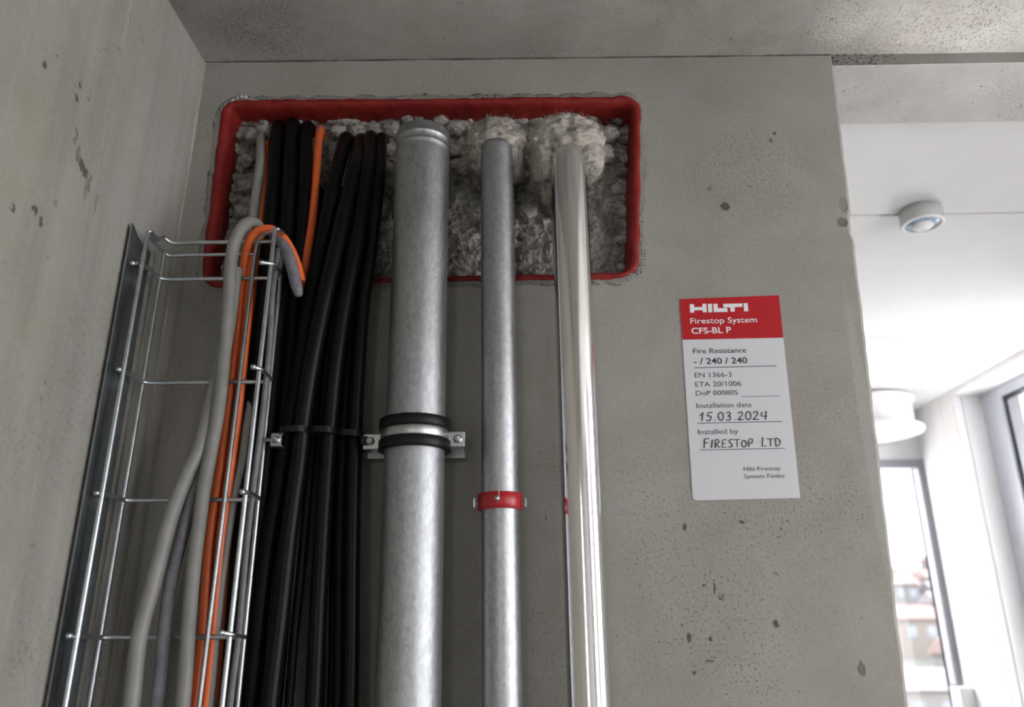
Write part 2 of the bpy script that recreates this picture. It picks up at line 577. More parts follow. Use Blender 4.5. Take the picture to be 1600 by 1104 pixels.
# left wall, with form joint fin and cove
wl = MB()
wl.box((XL - 0.12, YB, 0), (XL, 0.0, 2.85))
wl = wl.build('wall_left', M_LEFT)
meta(wl, 'pale concrete side wall on the left with a vertical form joint', 'wall', kind='structure')
fin = MB()
fp = []
for z in np.linspace(0, ZC, 120):
    y = -0.300 + 0.0015 * noise.noise(Vector((0, 1, z * 5)))
    wv = 0.0022 + 0.001 * noise.noise(Vector((4, 1, z * 22)))
    fp.append((y, wv, z))
V, Fc = [], []
for (y, wv, z) in fp:
    V += [(XL - .001, y - wv, z), (XL + 0.0022, y - wv * .3, z), (XL + 0.0022, y + wv * .3, z), (XL - .001, y + wv, z)]
for i in range(len(fp) - 1):
    for k in range(3):
        Fc.append((i * 4 + k, i * 4 + k + 1, i * 4 + k + 5, i * 4 + k + 4))
fin.add(V, Fc)
fin.build('form_joint', concrete('concrete_joint', (0.27, 0.265, 0.235), seed=3), wl)
cv = MB()
V, Fc = [], []
zz = np.linspace(0, ZC, 150)
for z in zz:
    a = 0.005 + 0.002 * noise.noise(Vector((0, 7, z * 9)))
    b = 0.004 + 0.002 * noise.noise(Vector((5, 7, z * 11)))
    V += [(XL - .001, -a, z), (XL + a * .4, -a * .4, z), (XL + b, 0.001, z)]
for i in range(len(zz) - 1):
    for k in range(2):
        Fc.append((i * 3 + k, i * 3 + k + 1, i * 3 + k + 4, i * 3 + k + 3))
cv.add(V, Fc)
cv.build('corner_fillet', concrete('concrete_fillet', (0.27, 0.265, 0.243), seed=8), wl)

# ceiling of the near space (slightly out of level), with rough sagging edge at the wall
V, Fc = [], []
xs = np.linspace(XL - 0.1, XR + 0.02, 60)
ys = np.concatenate([np.linspace(YB, -0.5, 12), np.linspace(-0.46, 0.0, 24)])
for y in ys:
    for x in xs:
        V.append((x, y, zc(x) + 0.0025 * noise.noise(Vector((x * 3, y * 3, 1)))))
nx = len(xs)
for j in range(len(ys) - 1):
    for i in range(nx - 1):
        Fc.append((j * nx + i, (j + 1) * nx + i, (j + 1) * nx + i + 1, j * nx + i + 1))
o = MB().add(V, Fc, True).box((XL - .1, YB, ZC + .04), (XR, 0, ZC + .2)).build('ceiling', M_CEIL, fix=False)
meta(o, 'grey mottled concrete ceiling above the opening', 'ceiling', kind='structure')

# lintel over the passage
xl0 = rt.x + 0.001
lz = onY(1450, 99, 0.0).z
o = MB().box((xl0 - .012, 0.0025, lz), (XR, 0.215, 2.95)).build('trim_1', M_BEAM, bevel=0.002)
meta(o, 'rough concrete lintel spanning the passage beside the wall', 'lintel', kind='structure')
MB().box((xl0 - .006, 0.0008, lz + .001), (XR, 0.004, 2.79)).build('shade_strip', M_MORTAR, o)  # dark strip painting in the shade of the gap between ceiling and lintel
sm = []
for x in np.linspace(XL, xl0 - .01, 160):
    sm.append(Vector((x, -.0008, zc(x) - .0012 + .0008 * noise.noise(Vector((x * 30, 0, 0))))))
rr_ = [max(.0003, .0014 + .0016 * noise.noise(Vector((p.x * 11, 3, 0))) + .0008 * noise.noise(Vector((p.x * 70, 3, 0)))) for p in sm]
MB().tube(sm, rr_, 6).build('ceiling_joint', simple('dark_joint', (.06, .057, .05), .95), wall_back)

# bright room: ceiling in three slabs with joints
cr = thing('ceiling', 'bright white panelled ceiling of the room beyond the passage', 'ceiling', (1.0, 1.5, ZC), kind='structure')
jy = [0.215, 0.741, 1.838, YF]
for a, b in zip(jy[:-1], jy[1:]):
    MB().box((XL, a + 0.0045, ZC), (XR, b - 0.0045, ZC + 0.03)).build('ceiling_panel', M_WHITE, cr, bevel=0.003)
MB().box((XL, 0.2, ZC + 0.012), (XR, YF, ZC + 0.1)).build('backing', M_CEIL, cr)

o = MB().box((XL - .1, YB, -0.1), (XR + .2, YF + .1, 0)).build('floor', M_FLOOR)
meta(o, 'pale screed floor below the pipes, out of the frame', 'floor', kind='structure')
mb = MB()
mb.box((XL - .1, YB - .1, 0), (REARW[0], YB, 2.9)).box((REARW[1], YB - .1, 0), (XR + .2, YB, 2.9)).box((REARW[0], YB - .1, 0), (REARW[1], YB, REARW[2])).box((REARW[0], YB - .1, REARW[3]), (REARW[1], YB, 2.9))
o = mb.build('wall_rear', M_WHITE)
w_ = thing('window_4', 'plain framed window in the wall behind the viewpoint', 'window', ((REARW[0] + REARW[1]) / 2, YB - .05, REARW[2]), kind='structure')
rx0, rx1, rz0, rz1 = REARW
MB().box((rx0, YB - .08, rz0), (rx0 + .05, YB - .02, rz1)).box((rx1 - .05, YB - .08, rz0), (rx1, YB - .02, rz1)).box((rx0, YB - .08, rz0), (rx1, YB - .02, rz0 + .05)).box((rx0, YB - .08, rz1 - .05), (rx1, YB - .02, rz1)).build('window_frame', M_FRAME, w_)
MB().box((rx0 + .02, YB - .053, rz0 + .02), (rx1 - .02, YB - .047, rz1 - .02)).build('pane', M_GLASS, w_)
meta(o, 'white wall behind the viewpoint', 'wall', kind='structure')
o = MB().box((XL - .12, 0.0, 0), (XL - 0.02, YF, 2.9)).build('wall_side', M_WHITE)
meta(o, 'white side wall of the room beyond, hidden by the concrete', 'wall', kind='structure')

# far wall with window
fx1 = 2.30
fz0, fz1 = 1.12, onY(1420, 718, YF).z
fx0 = 1.05
mb = MB()
mb.box((XL, YF, 0), (fx0, YF + .15, 2.9)).box((fx0, YF, 0), (fx1, YF + .15, fz0)).box((fx0, YF, fz1), (fx1, YF + .15, 2.9)).box((fx1, YF, 0), (XR + .3, YF + .15, 2.9))
o = mb.build('wall_far', M_BRIGHT)
meta(o, 'white far wall of the bright room with a window', 'wall', kind='structure')
wn = thing('window_1', 'dark-framed window in the far wall with hillside roofs outside', 'window', (1.7, YF, fz0), kind='structure')
fr = MB().box((fx0, YF - .02, fz1 - .048), (fx1, YF + .05, fz1)).box((fx1 - .036, YF - .02, 1.278), (fx1, YF + .05, fz1 - .048)).box((fx0, YF - .02, fz0), (fx0 + .04, YF + .05, fz1 - .048)).box((fx0 + .04, YF - .02, fz0), (fx1 - .036, YF + .05, fz0 + .04))
fr.build('window_frame', M_FRAMED, wn, bevel=0.002)
MB().box((fx0 + .01, YF + .02, fz0 + .01), (fx1 - .005, YF + .026, fz1 - .01)).build('pane', M_GLASS, wn)
o = MB().box((fx1 - .075, YF - .12, 0), (fx1 + 0.0, YF - .021, 1.276)).build('pipe_casing', M_WHITE2, bevel=0.004)
meta(o, 'white boxed casing below the far window frame in the corner', 'casing', kind='structure')

# right facade with recessed windows
mb = MB()
ycuts = [YF + .15]
solid = []
prev = YF + 0.15
for a, b in WINS:
    solid.append((b, prev)); prev = a
solid.append((YB, prev))
for a, b in solid:
    mb.box((XR, a, 0), (XR + 0.22, b, 2.95))
for a, b in WINS:
    mb.box((XR, a, 0), (XR + 0.22, b, WZ0)).box((XR, a, WZ1), (XR + 0.22, b, 2.95))
o = mb.build('wall_right', M_BRIGHT)
meta(o, 'white facade wall on the right with deep window recesses', 'wall', kind='structure')
# shallow pilaster strips on the facade near the corner
y1a, y1b = onX(1459, 640, XR).y, onX(1471, 640, XR).y
tp = MB().box((XR - 0.007, y1b, 0), (XR, y1a, ZC)).build('trim_2', M_CREAM, bevel=0.002)
meta(tp, 'cream vertical strip on the facade wall left of the recess', 'trim', kind='structure')
tp = MB().box((XR - 0.006, 2.705, 0), (XR, y1b - .0005, ZC)).build('trim_3', M_CREAM, bevel=0.002)
meta(tp, 'pale pilaster face between the cream strip and the window recess', 'trim', kind='structure')
tp = MB().box((XR - 0.008, -3.5, ZC - 0.030), (XR, 2.70, ZC)).build('trim_4', M_CREAM, bevel=0.002)
meta(tp, 'thin cream band along the ceiling above the window recess', 'trim', kind='structure')
for i, (a, b) in enumerate(WINS):
    w_ = thing('window_%d' % (i + 2), ['tall grey-framed window in the deep recess on the right', 'grey-framed facade window beside the near space, out of the frame', 'grey-framed facade window behind the viewpoint'][i], 'window', (XR + .16, (a + b) / 2, WZ0), kind='structure')
    x0, x1 = XR + 0.15, XR + 0.21
    fw_ = 0.175
    MB().box((x0, b - fw_, WZ0), (x1, b, WZ1)).box((x0, a, WZ0), (x1, a + 0.08, WZ1)).box((x0, a + .08, WZ1 - 0.055), (x1, b - fw_, WZ1)).box((x0, a + .08, WZ0), (x1, b - fw_, WZ0 + .07)).build('window_frame', M_FRAME, w_, bevel=0.004)
    g = 0.011
    MB().box((x0 + .012, b - fw_ - g, WZ0 + .07), (x1, b - fw_, WZ1 - .055)).box((x0 + .012, a + .08, WZ0 + .07), (x1, a + .08 + g, WZ1 - .055)).box((x0 + .012, a + .08 + g, WZ1 - .055 - g), (x1, b - fw_ - g, WZ1 - .055)).build('gasket', M_GASKET, w_)
    MB().box((x0 + .02, b - fw_ - g - 0.10, WZ0 + .07), (x1, b - fw_ - g, WZ1 - .075)).build('sash', M_FRAME, w_, bevel=0.004)
    MB().box((x0 + .035, a + .08, WZ0 + .06), (x0 + .041, b - fw_ - g - .10, WZ1 - .06)).build('pane', M_GLASS, w_)
    # narrow guide rail in the jamb
    MB().box((XR + 0.045, b - 0.010, WZ0), (XR + 0.062, b - 0.0005, WZ1)).build('guide_rail', M_WHITE2, w_)

# ------------------------------------------------------------------ mortar halo, coating
def offs(out, d, seed, amp, fr=30):
    """offset closed XZ outline outward by d with noise"""
    n = len(out)
    res = []
    for i in range(n):
        a, b = out[i - 1], out[(i + 1) % n]
        t = (b - a).normalized()
        nrm = Vector((-t.z, 0, t.x))
        if callable(d): dd = d(out[i])
        else: dd = d
        p = out[i]
        dd += amp * noise.fractal(Vector((p.x * fr, p.z * fr, seed)), 1.0, 2.0, 4)
        res.append(p + nrm * dd)
    return res


cen = sum(hole, Vector()) / len(hole)
t_ = (hole[1] - hole[-1]).normalized()
SGN = 1 if (Vector((-t_.z, 0, t_.x)).dot(hole[0] - cen) > 0) else -1
fine_hole = []
for i in range(len(hole)):
    a, b = hole[i], hole[(i + 1) % len(hole)]
    k = max(1, int((b - a).length / 0.003))
    for q in range(k): fine_hole.append(a.lerp(b, q / k))


def sweep(profile, seed, closed=True):
    """profile rows: (offset fn/val, Y, noise amp, ynoise)"""
    rows = []
    for j, (d, Y, amp, yn) in enumerate(profile):
        dd = (lambda p, d=d: SGN * (d(p) if callable(d) else d))
        pts = offs(fine_hole, dd, seed + j * 0.35, amp)
        rows.append([Vector((p.x, Y + yn * noise.fractal(Vector((p.x * 26, p.z * 26, seed + 5 + j)), 1, 2, 4), p.z)) for p in pts])
    n = len(fine_hole)
    V = [p for r in rows for p in r]
    Fc = [(j * n + i, j * n + (i + 1) % n, (j + 1) * n + (i + 1) % n, (j + 1) * n + i) for j in range(len(rows) - 1) for i in range(n)]
    return MB().add(V, Fc, True)


def lipw(p):   # how far the coating laps onto the wall face
    x, z = p.x, p.z
    top, bot = OPEN[0].z, OPEN[3].z
    base = 0.013
    if z < bot + 0.02: base = 0.010
    if x > 0.2: base = 0.015
    if x < -0.60: base = 0.015
    return base


halo = sweep([(lambda p: lipw(p) + 0.013 + (0.004 if p.x > .2 else 0), 0.001, .008, 0), (lambda p: lipw(p) + 0.010, -0.0010, .008, .0012),
              (lambda p: lipw(p) + 0.004, -0.0016, .002, .0022), (lambda p: lipw(p) - 0.004, -0.001, 0, 0)], 3.3)
o = halo.build('mortar_edge', M_MORTAR, wall_back)
crumbs = MB()
_r = random.Random(4)
for k in range(26):
    t0 = _r.random()
    q = onY(346 + 40 * t0 + _r.uniform(-2, 2), 172 - 22 * math.sin(t0 * 1.5) + _r.uniform(-2, 2), -.003)
    crumbs.add(*(lambda c, r: ([c + Vector((r * _r.uniform(.6, 1), 0, 0)), c + Vector((-r, 0, 0)), c + Vector((0, -r * .8, 0)), c + Vector((0, r, 0)), c + Vector((0, 0, r * _r.uniform(.6, 1))), c + Vector((0, 0, -r))], [(0, 2, 4), (2, 1, 4), (1, 3, 4), (3, 0, 4), (2, 0, 5), (1, 2, 5), (3, 1, 5), (0, 3, 5)]))(q, _r.uniform(.0018, .0035)))
crumbs.build('mortar_crumbs', M_BEAM, wall_back)['kind'] = 'stuff'
red = sweep([(lambda p: lipw(p) + .001, 0.001, .0035, 0), (lambda p: lipw(p) - .0005, -0.0040, .0030, .0015), (lambda p: lipw(p) * .6, -0.0065, .001, .003),
             (0.002, -0.0055, .001, .003), (-0.0035, 0.001, .0015, .002), (-0.006, 0.012, .002, .003), (-0.007, 0.03, .003, .003),
             (-0.008, 0.05, .004, .003), (-0.008, 0.075, .005, .003), (-0.004, 0.12, .004, .0)], 8.1)
o = red.build('firestop_coating', M_RED)
meta(o, 'dark red firestop coating lining the rectangular wall opening', 'sealant')

# ------------------------------------------------------------------ mineral wool
def fbm(p, f, oct=4):
    return noise.fractal(p * f, 1.0, 2.0, oct)


def fibres(pts_n, n, length, rad, name, mat, parent, spread=0.7, seed=1):
    rnd = random.Random(seed)
    mb = MB()
    for _ in range(n):
        p, nr = pts_n[rnd.randrange(len(pts_n))]
        g = Vector((rnd.gauss(0, 1), rnd.gauss(0, 1), rnd.gauss(0, 1)))
        d = (g - nr * g.dot(nr) * .8 + nr * 0.25).normalized()
        L = length * rnd.uniform(.4, 1.3)
        bend = Vector((rnd.gauss(0, 1), rnd.gauss(0, 1), rnd.gauss(0, 1))) * 0.5
        pts = [p - nr * 0.001]
        for k in range(3):
            d = (d + bend * 0.35).normalized()
            pts.append(pts[-1] + d * L / 3)
        a = d.orthogonal().normalized()
        b = d.cross(a)
        V = []
        for k, q in enumerate(pts):
            r = rad * (1 - .25 * k)
            V += [q + a * r, q - a * r * .5 + b * r * .87, q - a * r * .5 - b * r * .87]
        Fc = []
        for k in range(3):
            for e in range(3):
                Fc.append((k * 3 + e, k * 3 + (e + 1) % 3, k * 3 + 3 + (e + 1) % 3, k * 3 + 3 + e))
        n0 = len(mb.v)
        mb.v += V; mb.f += [tuple(i + n0 for i in q) for q in Fc]; mb.sm += [True] * len(Fc)
    o = mb.build(name, mat, parent, fix=False)
    o['kind'] = 'stuff'
    return o


wool = thing('mineral_wool_batt', 'lumpy grey mineral wool packed into the red-edged opening', 'insulation', cen + Vector((0, 0.06, 0)))
V, Fc, PN = [], [], []
zt, zb = OPEN[0].z - 0.004, OPEN[3].z + 0.004
xs = np.linspace(OPEN[3].x - .004, OPEN[1].x + .004, 440)
zs_ = np.linspace(zb - .01, zt + .01, 220)
for j, z in enumerate(zs_):
    for i, x in enumerate(xs):
        p = Vector((x, 0, z))
        q = p + Vector((noise.noise(p * 22), 0, noise.noise(p * 22 + Vector((9, 4, 1))))) * 0.016
        h = 0.016 * noise.noise(p * 8 + Vector((0, 3, 0)))
        h += 0.013 * abs(noise.noise(q * 26 + Vector((0, 8, 0)))) ** .8
        h += 0.010 * noise.fractal(q * 48, 0.45, 2.0, 6)
        ex = min(x - OPEN[3].x, OPEN[1].x - x, z - zb, zt - z)
        k = max(0.0, min(1.0, ex / 0.02))
        V.append((x, 0.064 - h * (0.45 + 0.55 * k), z))
nx = len(xs)
for j in range(len(zs_) - 1):
    for i in range(nx - 1):
        Fc.append((j * nx + i, j * nx + i + 1, (j + 1) * nx + i + 1, (j + 1) * nx + i))
MB().add(V, Fc, True).build('wool_face', M_WOOL, wool, fix=False)
PN = [(Vector(v), Vector((0, -1, 0))) for v in V]
fibres(PN, 42000, 0.014, 0.00036, 'loose_fibre', M_WOOL, wool, seed=2)
# ragged tufts along the edge of the batt
rnd = random.Random(5)
mb = MB(); TP = []


def lump(mb, c, rx, ry, rz, amp, fr, seed, nu=28, nv=18, TP=None, ridge=0.0, rgh=1.0):
    V, Fc = [], []
    for j in range(nv + 1):
        th = math.pi * j / nv
        for i in range(nu):
            ph = 2 * math.pi * i / nu
            d = Vector((math.sin(th) * math.cos(ph), math.sin(th) * math.sin(ph), math.cos(th)))
            q = Vector((d.x * rx, d.y * ry, d.z * rz))
            k = 1 + amp * noise.fractal((q + Vector((seed, 0, seed))) * fr, rgh, 2, 6)
            if ridge: k += ridge * (1 - 2 * abs(noise.noise(Vector((q.x * fr * .5, q.y * fr * 1.4 + seed, q.z * fr * 2.2)))))
            p = Vector(c) + q * k
            V.append(p)
            if TP is not None: TP.append((p, d))
    for j in range(nv):
        for i in range(nu):
            i2 = (i + 1) % nu
            Fc.append((j * nu + i, (j + 1) * nu + i, (j + 1) * nu + i2, j * nu + i2))
    mb.add(V, Fc, True)


for i in range(120):
    s = (i + rnd.uniform(-.4, .4)) % 120 / 120
    p = fine_hole[int(s * len(fine_hole))]
    q = p + (cen - p).normalized() * rnd.uniform(.000, .020)
    lump(mb, (q.x, 0.052 + rnd.uniform(-.006, .008), q.z), rnd.uniform(.007, .022), .010, rnd.uniform(.005, .014), .42, 60, i * 3.1, 36, 26, TP, rgh=.45)
for (px, py, r) in ((560, 205, .014), (585, 203, .013), (530, 206, .013), (610, 200, .014), (636, 186, .010), (655, 180, .011), (690, 188, .012), (712, 200, .014), (608, 235, .012), (604, 262, .011), (708, 235, .013),
                    (395, 212, .014), (412, 205, .014), (385, 250, .013), (383, 290, .014), (380, 330, .013), (722, 260, .016), (940, 240, .018), (825, 330, .014), (955, 210, .014)):
    lump(mb, onY(px, py, 0.040), r * 1.35, r, r * 1.1, .32, 60, px * .37, 44, 32, TP, rgh=.45)
mb.build('wool_tuft', M_WOOL, wool)['kind'] = 'stuff'
fibres(TP, 42000, 0.011, 0.00034, 'loose_fibre', M_WOOL, wool, seed=4)


def collar(label, c, parts, seed):
    t = thing('wool_collar', label, 'insulation', c)
    mb = MB(); tp = []
    for k, (dc, r3) in enumerate(parts):
        lump(mb, Vector(c) + Vector(dc), *r3, .14, 30, seed + k * 2.3, 110, 76, tp, ridge=.07, rgh=.6)
    mb.build('wrapped_wool', M_WOOLC, t)
    fibres(tp, 14000, 0.014, 0.00030, 'loose_fibre', M_WOOLC, t, seed=int(seed))
    return t


# ------------------------------------------------------------------ pipes
def axis_pts(top, bot, Y):
    a, b = onY(*top, Y), onY(*bot, Y)
    return a, b


YP = -0.095
# large galvanised pipe (fronts measured on its silhouette)
R1 = 0.0515
aT, aB = onY(660, 260, YP), onY(637, 1104, YP)
ztop = onY(661, 186, YP - R1).z
ax = (aT - aB).normalized()
pt = aB + ax * ((ztop - aB.z) / ax.z)
pb = aB - ax * (aB.z / ax.z)
large = thing('galvanised_pipe', 'widest galvanised steel pipe, held by a black rubber clamp', 'pipe', pb)
L = (pt - pb).length
r0 = R1
zj = onY(661, 214, YP - R1).z - pb.z
zj2 = onY(661, 201, YP - R1).z - pb.z
MB().lathe(pb, ax, [(0.002, 0), (r0, 0), (r0, .02), (r0, zj - .01), (r0, zj - .001), (r0 + .0006, zj)], 72).build('pipe_body', M_GALV, large)
MB().lathe(pb, ax, [(r0 - .001, zj - .0015), (r0 + .0014, zj - .001), (r0 + .0016, zj + .001), (r0 + .0010, zj + .003), (r0 + .0010, zj2 - .002), (r0 + .0022, zj2 - .0006), (r0 + .0022, zj2 + .0015), (r0 + .001, zj2 + .003),
                    (r0 + .001, L - .003), (r0 - .0005, L), (r0 - .004, L + .0005), (0.001, L + .0005)], 72).build('socket_ring', M_GALV, large)
MB().tube([pt + Vector((0, 0, -R1 * .9)), pt + Vector((0, .25, -R1 * .9))], R1 * .85, 40).build('elbow', M_GALV, large)

YP2 = -0.080
R2 = 0.0320
aT, aB = onY(776.5, 260, YP2), onY(784.5, 1104, YP2)
ax2 = (aT - aB).normalized()
zt2 = onY(776, 215, YP2 - R2).z
pt2 = aB + ax2 * ((zt2 - aB.z) / ax2.z)
pb2 = aB - ax2 * (aB.z / ax2.z)
mid = thing('galvanised_pipe', 'slimmer dull galvanised pipe wearing the red clamp', 'pipe', pb2)
L2 = (pt2 - pb2).length
MB().lathe(pb2, ax2, [(0.002, 0), (R2, 0), (R2, .02), (R2, L2 - .01), (R2, L2), (R2 * .6, L2 + .003), (0.001, L2 + .003)], 64).build('pipe_body', M_GALV2, mid)
MB().tube([pt2 + Vector((0, 0, -.03)), pt2 + Vector((0, .22, -.03))], R2 * .9, 32).build('elbow', M_GALV2, mid)

R3 = 0.0352
YP3 = -0.085
aT, aB = onY(888, 260, YP3), onY(922, 1104, YP3)
ax3 = (aT - aB).normalized()
zt3 = onY(888, 221, YP3 - R3).z
pt3 = aB + ax3 * ((zt3 - aB.z) / ax3.z)
pb3 = aB - ax3 * (aB.z / ax3.z)
rp = thing('polished_pipe', 'mirror-bright polished steel pipe, nearest the printed sign', 'pipe', pb3)
L3 = (pt3 - pb3).length
MB().lathe(pb3, ax3, [(0.002, 0), (R3, 0), (R3, .02), (R3, L3 - .03), (R3, L3 - .012), (R3 - .0015, L3 - .006), (R3 * .9, L3 - .001), (R3 * .6, L3 + .002), (.001, L3 + .002)], 80).build('pipe_body', M_CHROME, rp)
MB().tube([pt3 + Vector((0, 0, -.033)), pt3 + Vector((0, .22, -.033))], R3 * .9, 32).build('elbow', M_CHROME, rp)

c2 = pt2 + Vector((0, 0.022, 0.018))
collar('rounded wool wad around the top of the slimmer galvanised pipe', c2,
       [((-.002, 0, .006), (.058, .055, .042)), ((-.026, .012, -.018), (.032, .045, .046)), ((.026, .012, -.016), (.028, .045, .044))], 11)
c3 = pt3 + Vector((0, 0.022, 0.022))
collar('larger swirled wool wad around the top of the polished pipe', c3,
       [((-.004, 0, .012), (.072, .058, .052)), ((-.040, .010, -.022), (.034, .050, .058)), ((.040, .012, -.012), (.034, .050, .050)), ((-.030, .035, -.075), (.030, .040, .058))], 23)


def hexbolt(mb, c, r, L=0.010, d=(0, -1, 0)):
    d = Vector(d).normalized()
    mb.lathe(c, d, [(0.0001, 0), (r * 1.25, 0), (r * 1.25, .0015), (r * .2, .0015)], 24)
    mb.lathe(c, d, [(r, .0015), (r, L * .7), (r * .85, L * .8), (.0001, L * .8)], 6, False)
    mb.lathe(c, d, [(r * .5, L * .7), (r * .5, L * 1.15), (r * .4, L * 1.3), (.0001, L * 1.3)], 16)


def at_axis(pb, ax, z):
    return pb + ax * ((z - pb.z) / ax.z)


# rubber-lined clamp on the large pipe
zr1 = onY(650, 654, YP - R1).z
zr2 = onY(650, 687, YP - R1).z
c0 = at_axis(pb, ax, (zr1 + zr2) / 2)
cl = thing('pipe_clamp', 'steel clamp with two black rubber rings around the widest pipe', 'clamp', c0)
for zr in (zr1, zr2):
    c = at_axis(pb, ax, zr) - ax * .009
    MB().lathe(c, ax, [(R1 + .0006, 0), (R1 + .009, 0), (R1 + .0105, .0015), (R1 + .0105, .0165), (R1 + .009, .018), (R1 + .0006, .018)], 72).build('rubber_ring', M_RUBBER, cl)
c = at_axis(pb, ax, zr2) + ax * .009
hb_ = (zr1 - zr2) - .0180
MB().lathe(c, ax, [(R1 + .001, 0), (R1 + .006, 0), (R1 + .0075, .002), (R1 + .0075, hb_ - .002), (R1 + .006, hb_), (R1 + .001, hb_)], 72).build('steel_band', M_STEEL, cl)
for sx, (bx, by) in ((-1, (578, 689)), (1, (715, 685))):
    p = onY(bx, by, YP - .004)
    ear = MB()
    x0 = c0.x + sx * (R1 + .003)
    xe = p.x + sx * .012
    ear.box((x0, YP - .002, p.z - .013), (xe, YP + .0005, p.z + .013))
    ear.box((x0, YP + .003, p.z - .013), (xe, YP + .0055, p.z + .013))
    ear.box((x0, YP - .004, p.z - .007), (x0 + sx * .008, YP + .007, p.z + .007))
    e = ear.build('clamp_ear', M_STEEL, cl, bevel=.001)
    b = MB(); hexbolt(b, (p.x, YP - .002, p.z), .0062, .011)
    b.tube([(p.x, YP - .002, p.z), (p.x, YP + .016, p.z)], .0032, 14)
    b.build('bolt', M_STEEL, e)
# standoff to the rail
MB().tube([c0 + Vector((0, R1, 0)), Vector((c0.x, -.030, c0.z))], .006, 16).build('standoff', M_STEEL, cl)
# mounting rail
ra, rb_ = onY(567, 700, -.03), onY(727, 712, -.03)
zr = (onY(640, 716, -.03)).z
rl = thing('mounting_rail', 'short galvanised channel rail fixed to the wall behind the widest pipe', 'rail', ((ra.x + rb_.x) / 2, -.015, zr))
rm = MB()
rm.box((ra.x, -.003, zr), (rb_.x, 0.0005, zr + .041)).box((ra.x, -.030, zr), (rb_.x, -.003, zr + .0025)).box((ra.x, -.030, zr + .0385), (rb_.x, -.003, zr + .041))
rm.box((ra.x, -.031, zr), (rb_.x, -.0285, zr + .011)).box((ra.x, -.031, zr + .030), (rb_.x, -.0285, zr + .041))
rm.build('channel', M_STEEL, rl, bevel=.0006)
nb = MB(); nb.box((rb_.x - .026, -.034, zr + .010), (rb_.x - .002, -.031, zr + .046)); nb.build('slide_plate', M_STEEL, rl, bevel=.0008)

# red clamp on the mid pipe
za, zb2 = onY(783, 767, YP2 - R2).z, onY(783, 793, YP2 - R2).z
c0 = at_axis(pb2, ax2, zb2)
rc = thing('pipe_clamp', 'narrow red enamelled clamp around the slimmer galvanised pipe', 'clamp', c0)
H = za - zb2
MB().lathe(c0, ax2, [(R2 + .0005, 0), (R2 + .0045, 0), (R2 + .0060, .001), (R2 + .0060, H - .001), (R2 + .0045, H), (R2 + .0005, H)], 72).build('red_band', M_REDBAND, rc)
for sx in (-1, 1):
    b = MB()
    cx = c0.x + sx * (R2 + .005)
    cz = c0.z + H * .42
    b.lathe((cx, YP2 - .004, cz), (sx, 0, 0), [(.0035, 0), (.0035, .004), (.0055, .004), (.0055, .008), (.0035, .0085), (.0001, .0085)], 6, False)
    b.box((cx + sx * .005, YP2 - .012, cz - .0075), (cx + sx * .0075, YP2 + .004, cz + .0075))
    b.build('side_bolt', M_STEEL, rc)
b = MB(); cz = c0.z + H * .55; yc = YP2 - R2 - .0058
b.lathe((c0.x - .004, yc, cz), (0, -1, 0), [(.0045, 0), (.0048, .001), (.003, .003), (.0001, .0035)], 20)
b.build('front_screw', M_STEEL, rc)
b = MB(); b.box((c0.x - .0015, yc - .0008, cz), (c0.x - .0003, yc + .004, c0.z + H + .001)); b.build('band_seam', M_STEEL, rc)

# ------------------------------------------------------------------ cables
def cable(name, label, mat, spec, r, Yin=None, group=None, extend=True, cat='cable', hooked=True, r_end=None):
    """spec: (px, py, Y) points; starts inside the wool when Yin, last point extended straight to the floor"""
    P = [onY(a, b, Y) for a, b, Y in spec]
    if Yin is not None:
        f = P[0].copy()
        f = onY(spec[0][0], spec[0][1], .034)
        P = [f + Vector((0, .030, .001)), f + Vector((0, .008, .0)), f + Vector((0, -.012, -r * .6))] + P[1:]
    if extend:
        d = P[-1] - P[-2]
        d = Vector((0, d.y * .0, -1))
        d.x = (P[-1].x - P[-2].x) / max(1e-6, abs(P[-1].z - P[-2].z)) * .4
        P.append(P[-1] + d * (P[-1].z * .5)); P.append(P[-1] + Vector((0, 0, -1)) * P[-1].z)
    pts = catmull(P, 9)
    o = MB().tube(pts, r, 14).build(name, mat)
    # object origin to the lower end
    base = pts[-1].copy()
    o.data.transform(Matrix.Translation(-base)); o.location = base
    meta(o, label, cat, group)
    return o


GB = 'black cables in the bundle left of the widest pipe'
# three entering at the upper left of the opening, run straight down behind the tray
cable('black_cable', 'leftmost black cable at the top of the opening, beside the thin grey one', M_BLACK, [(438, 198, -.02), (427, 288, -.055), (422, 345, -.062), (405, 537, -.066), (388, 720, -.066), (355, 1104, -.066)], .0132, .08, GB)
cable('black_cable', 'highest-entering black cable, middle of the left three at the top', M_BLACK, [(460, 194, -.03), (452, 288, -.060), (449, 345, -.066), (432, 537, -.070), (415, 720, -.070), (385, 1104, -.070)], .0137, .08, GB)
cable('black_cable', 'black cable directly left of the orange cable at the top', M_BLACK, [(483, 199, -.03), (477, 288, -.058), (473, 345, -.060), (455, 537, -.056), (438, 720, -.056), (404, 1104, -.060)], .0137, .08, GB)
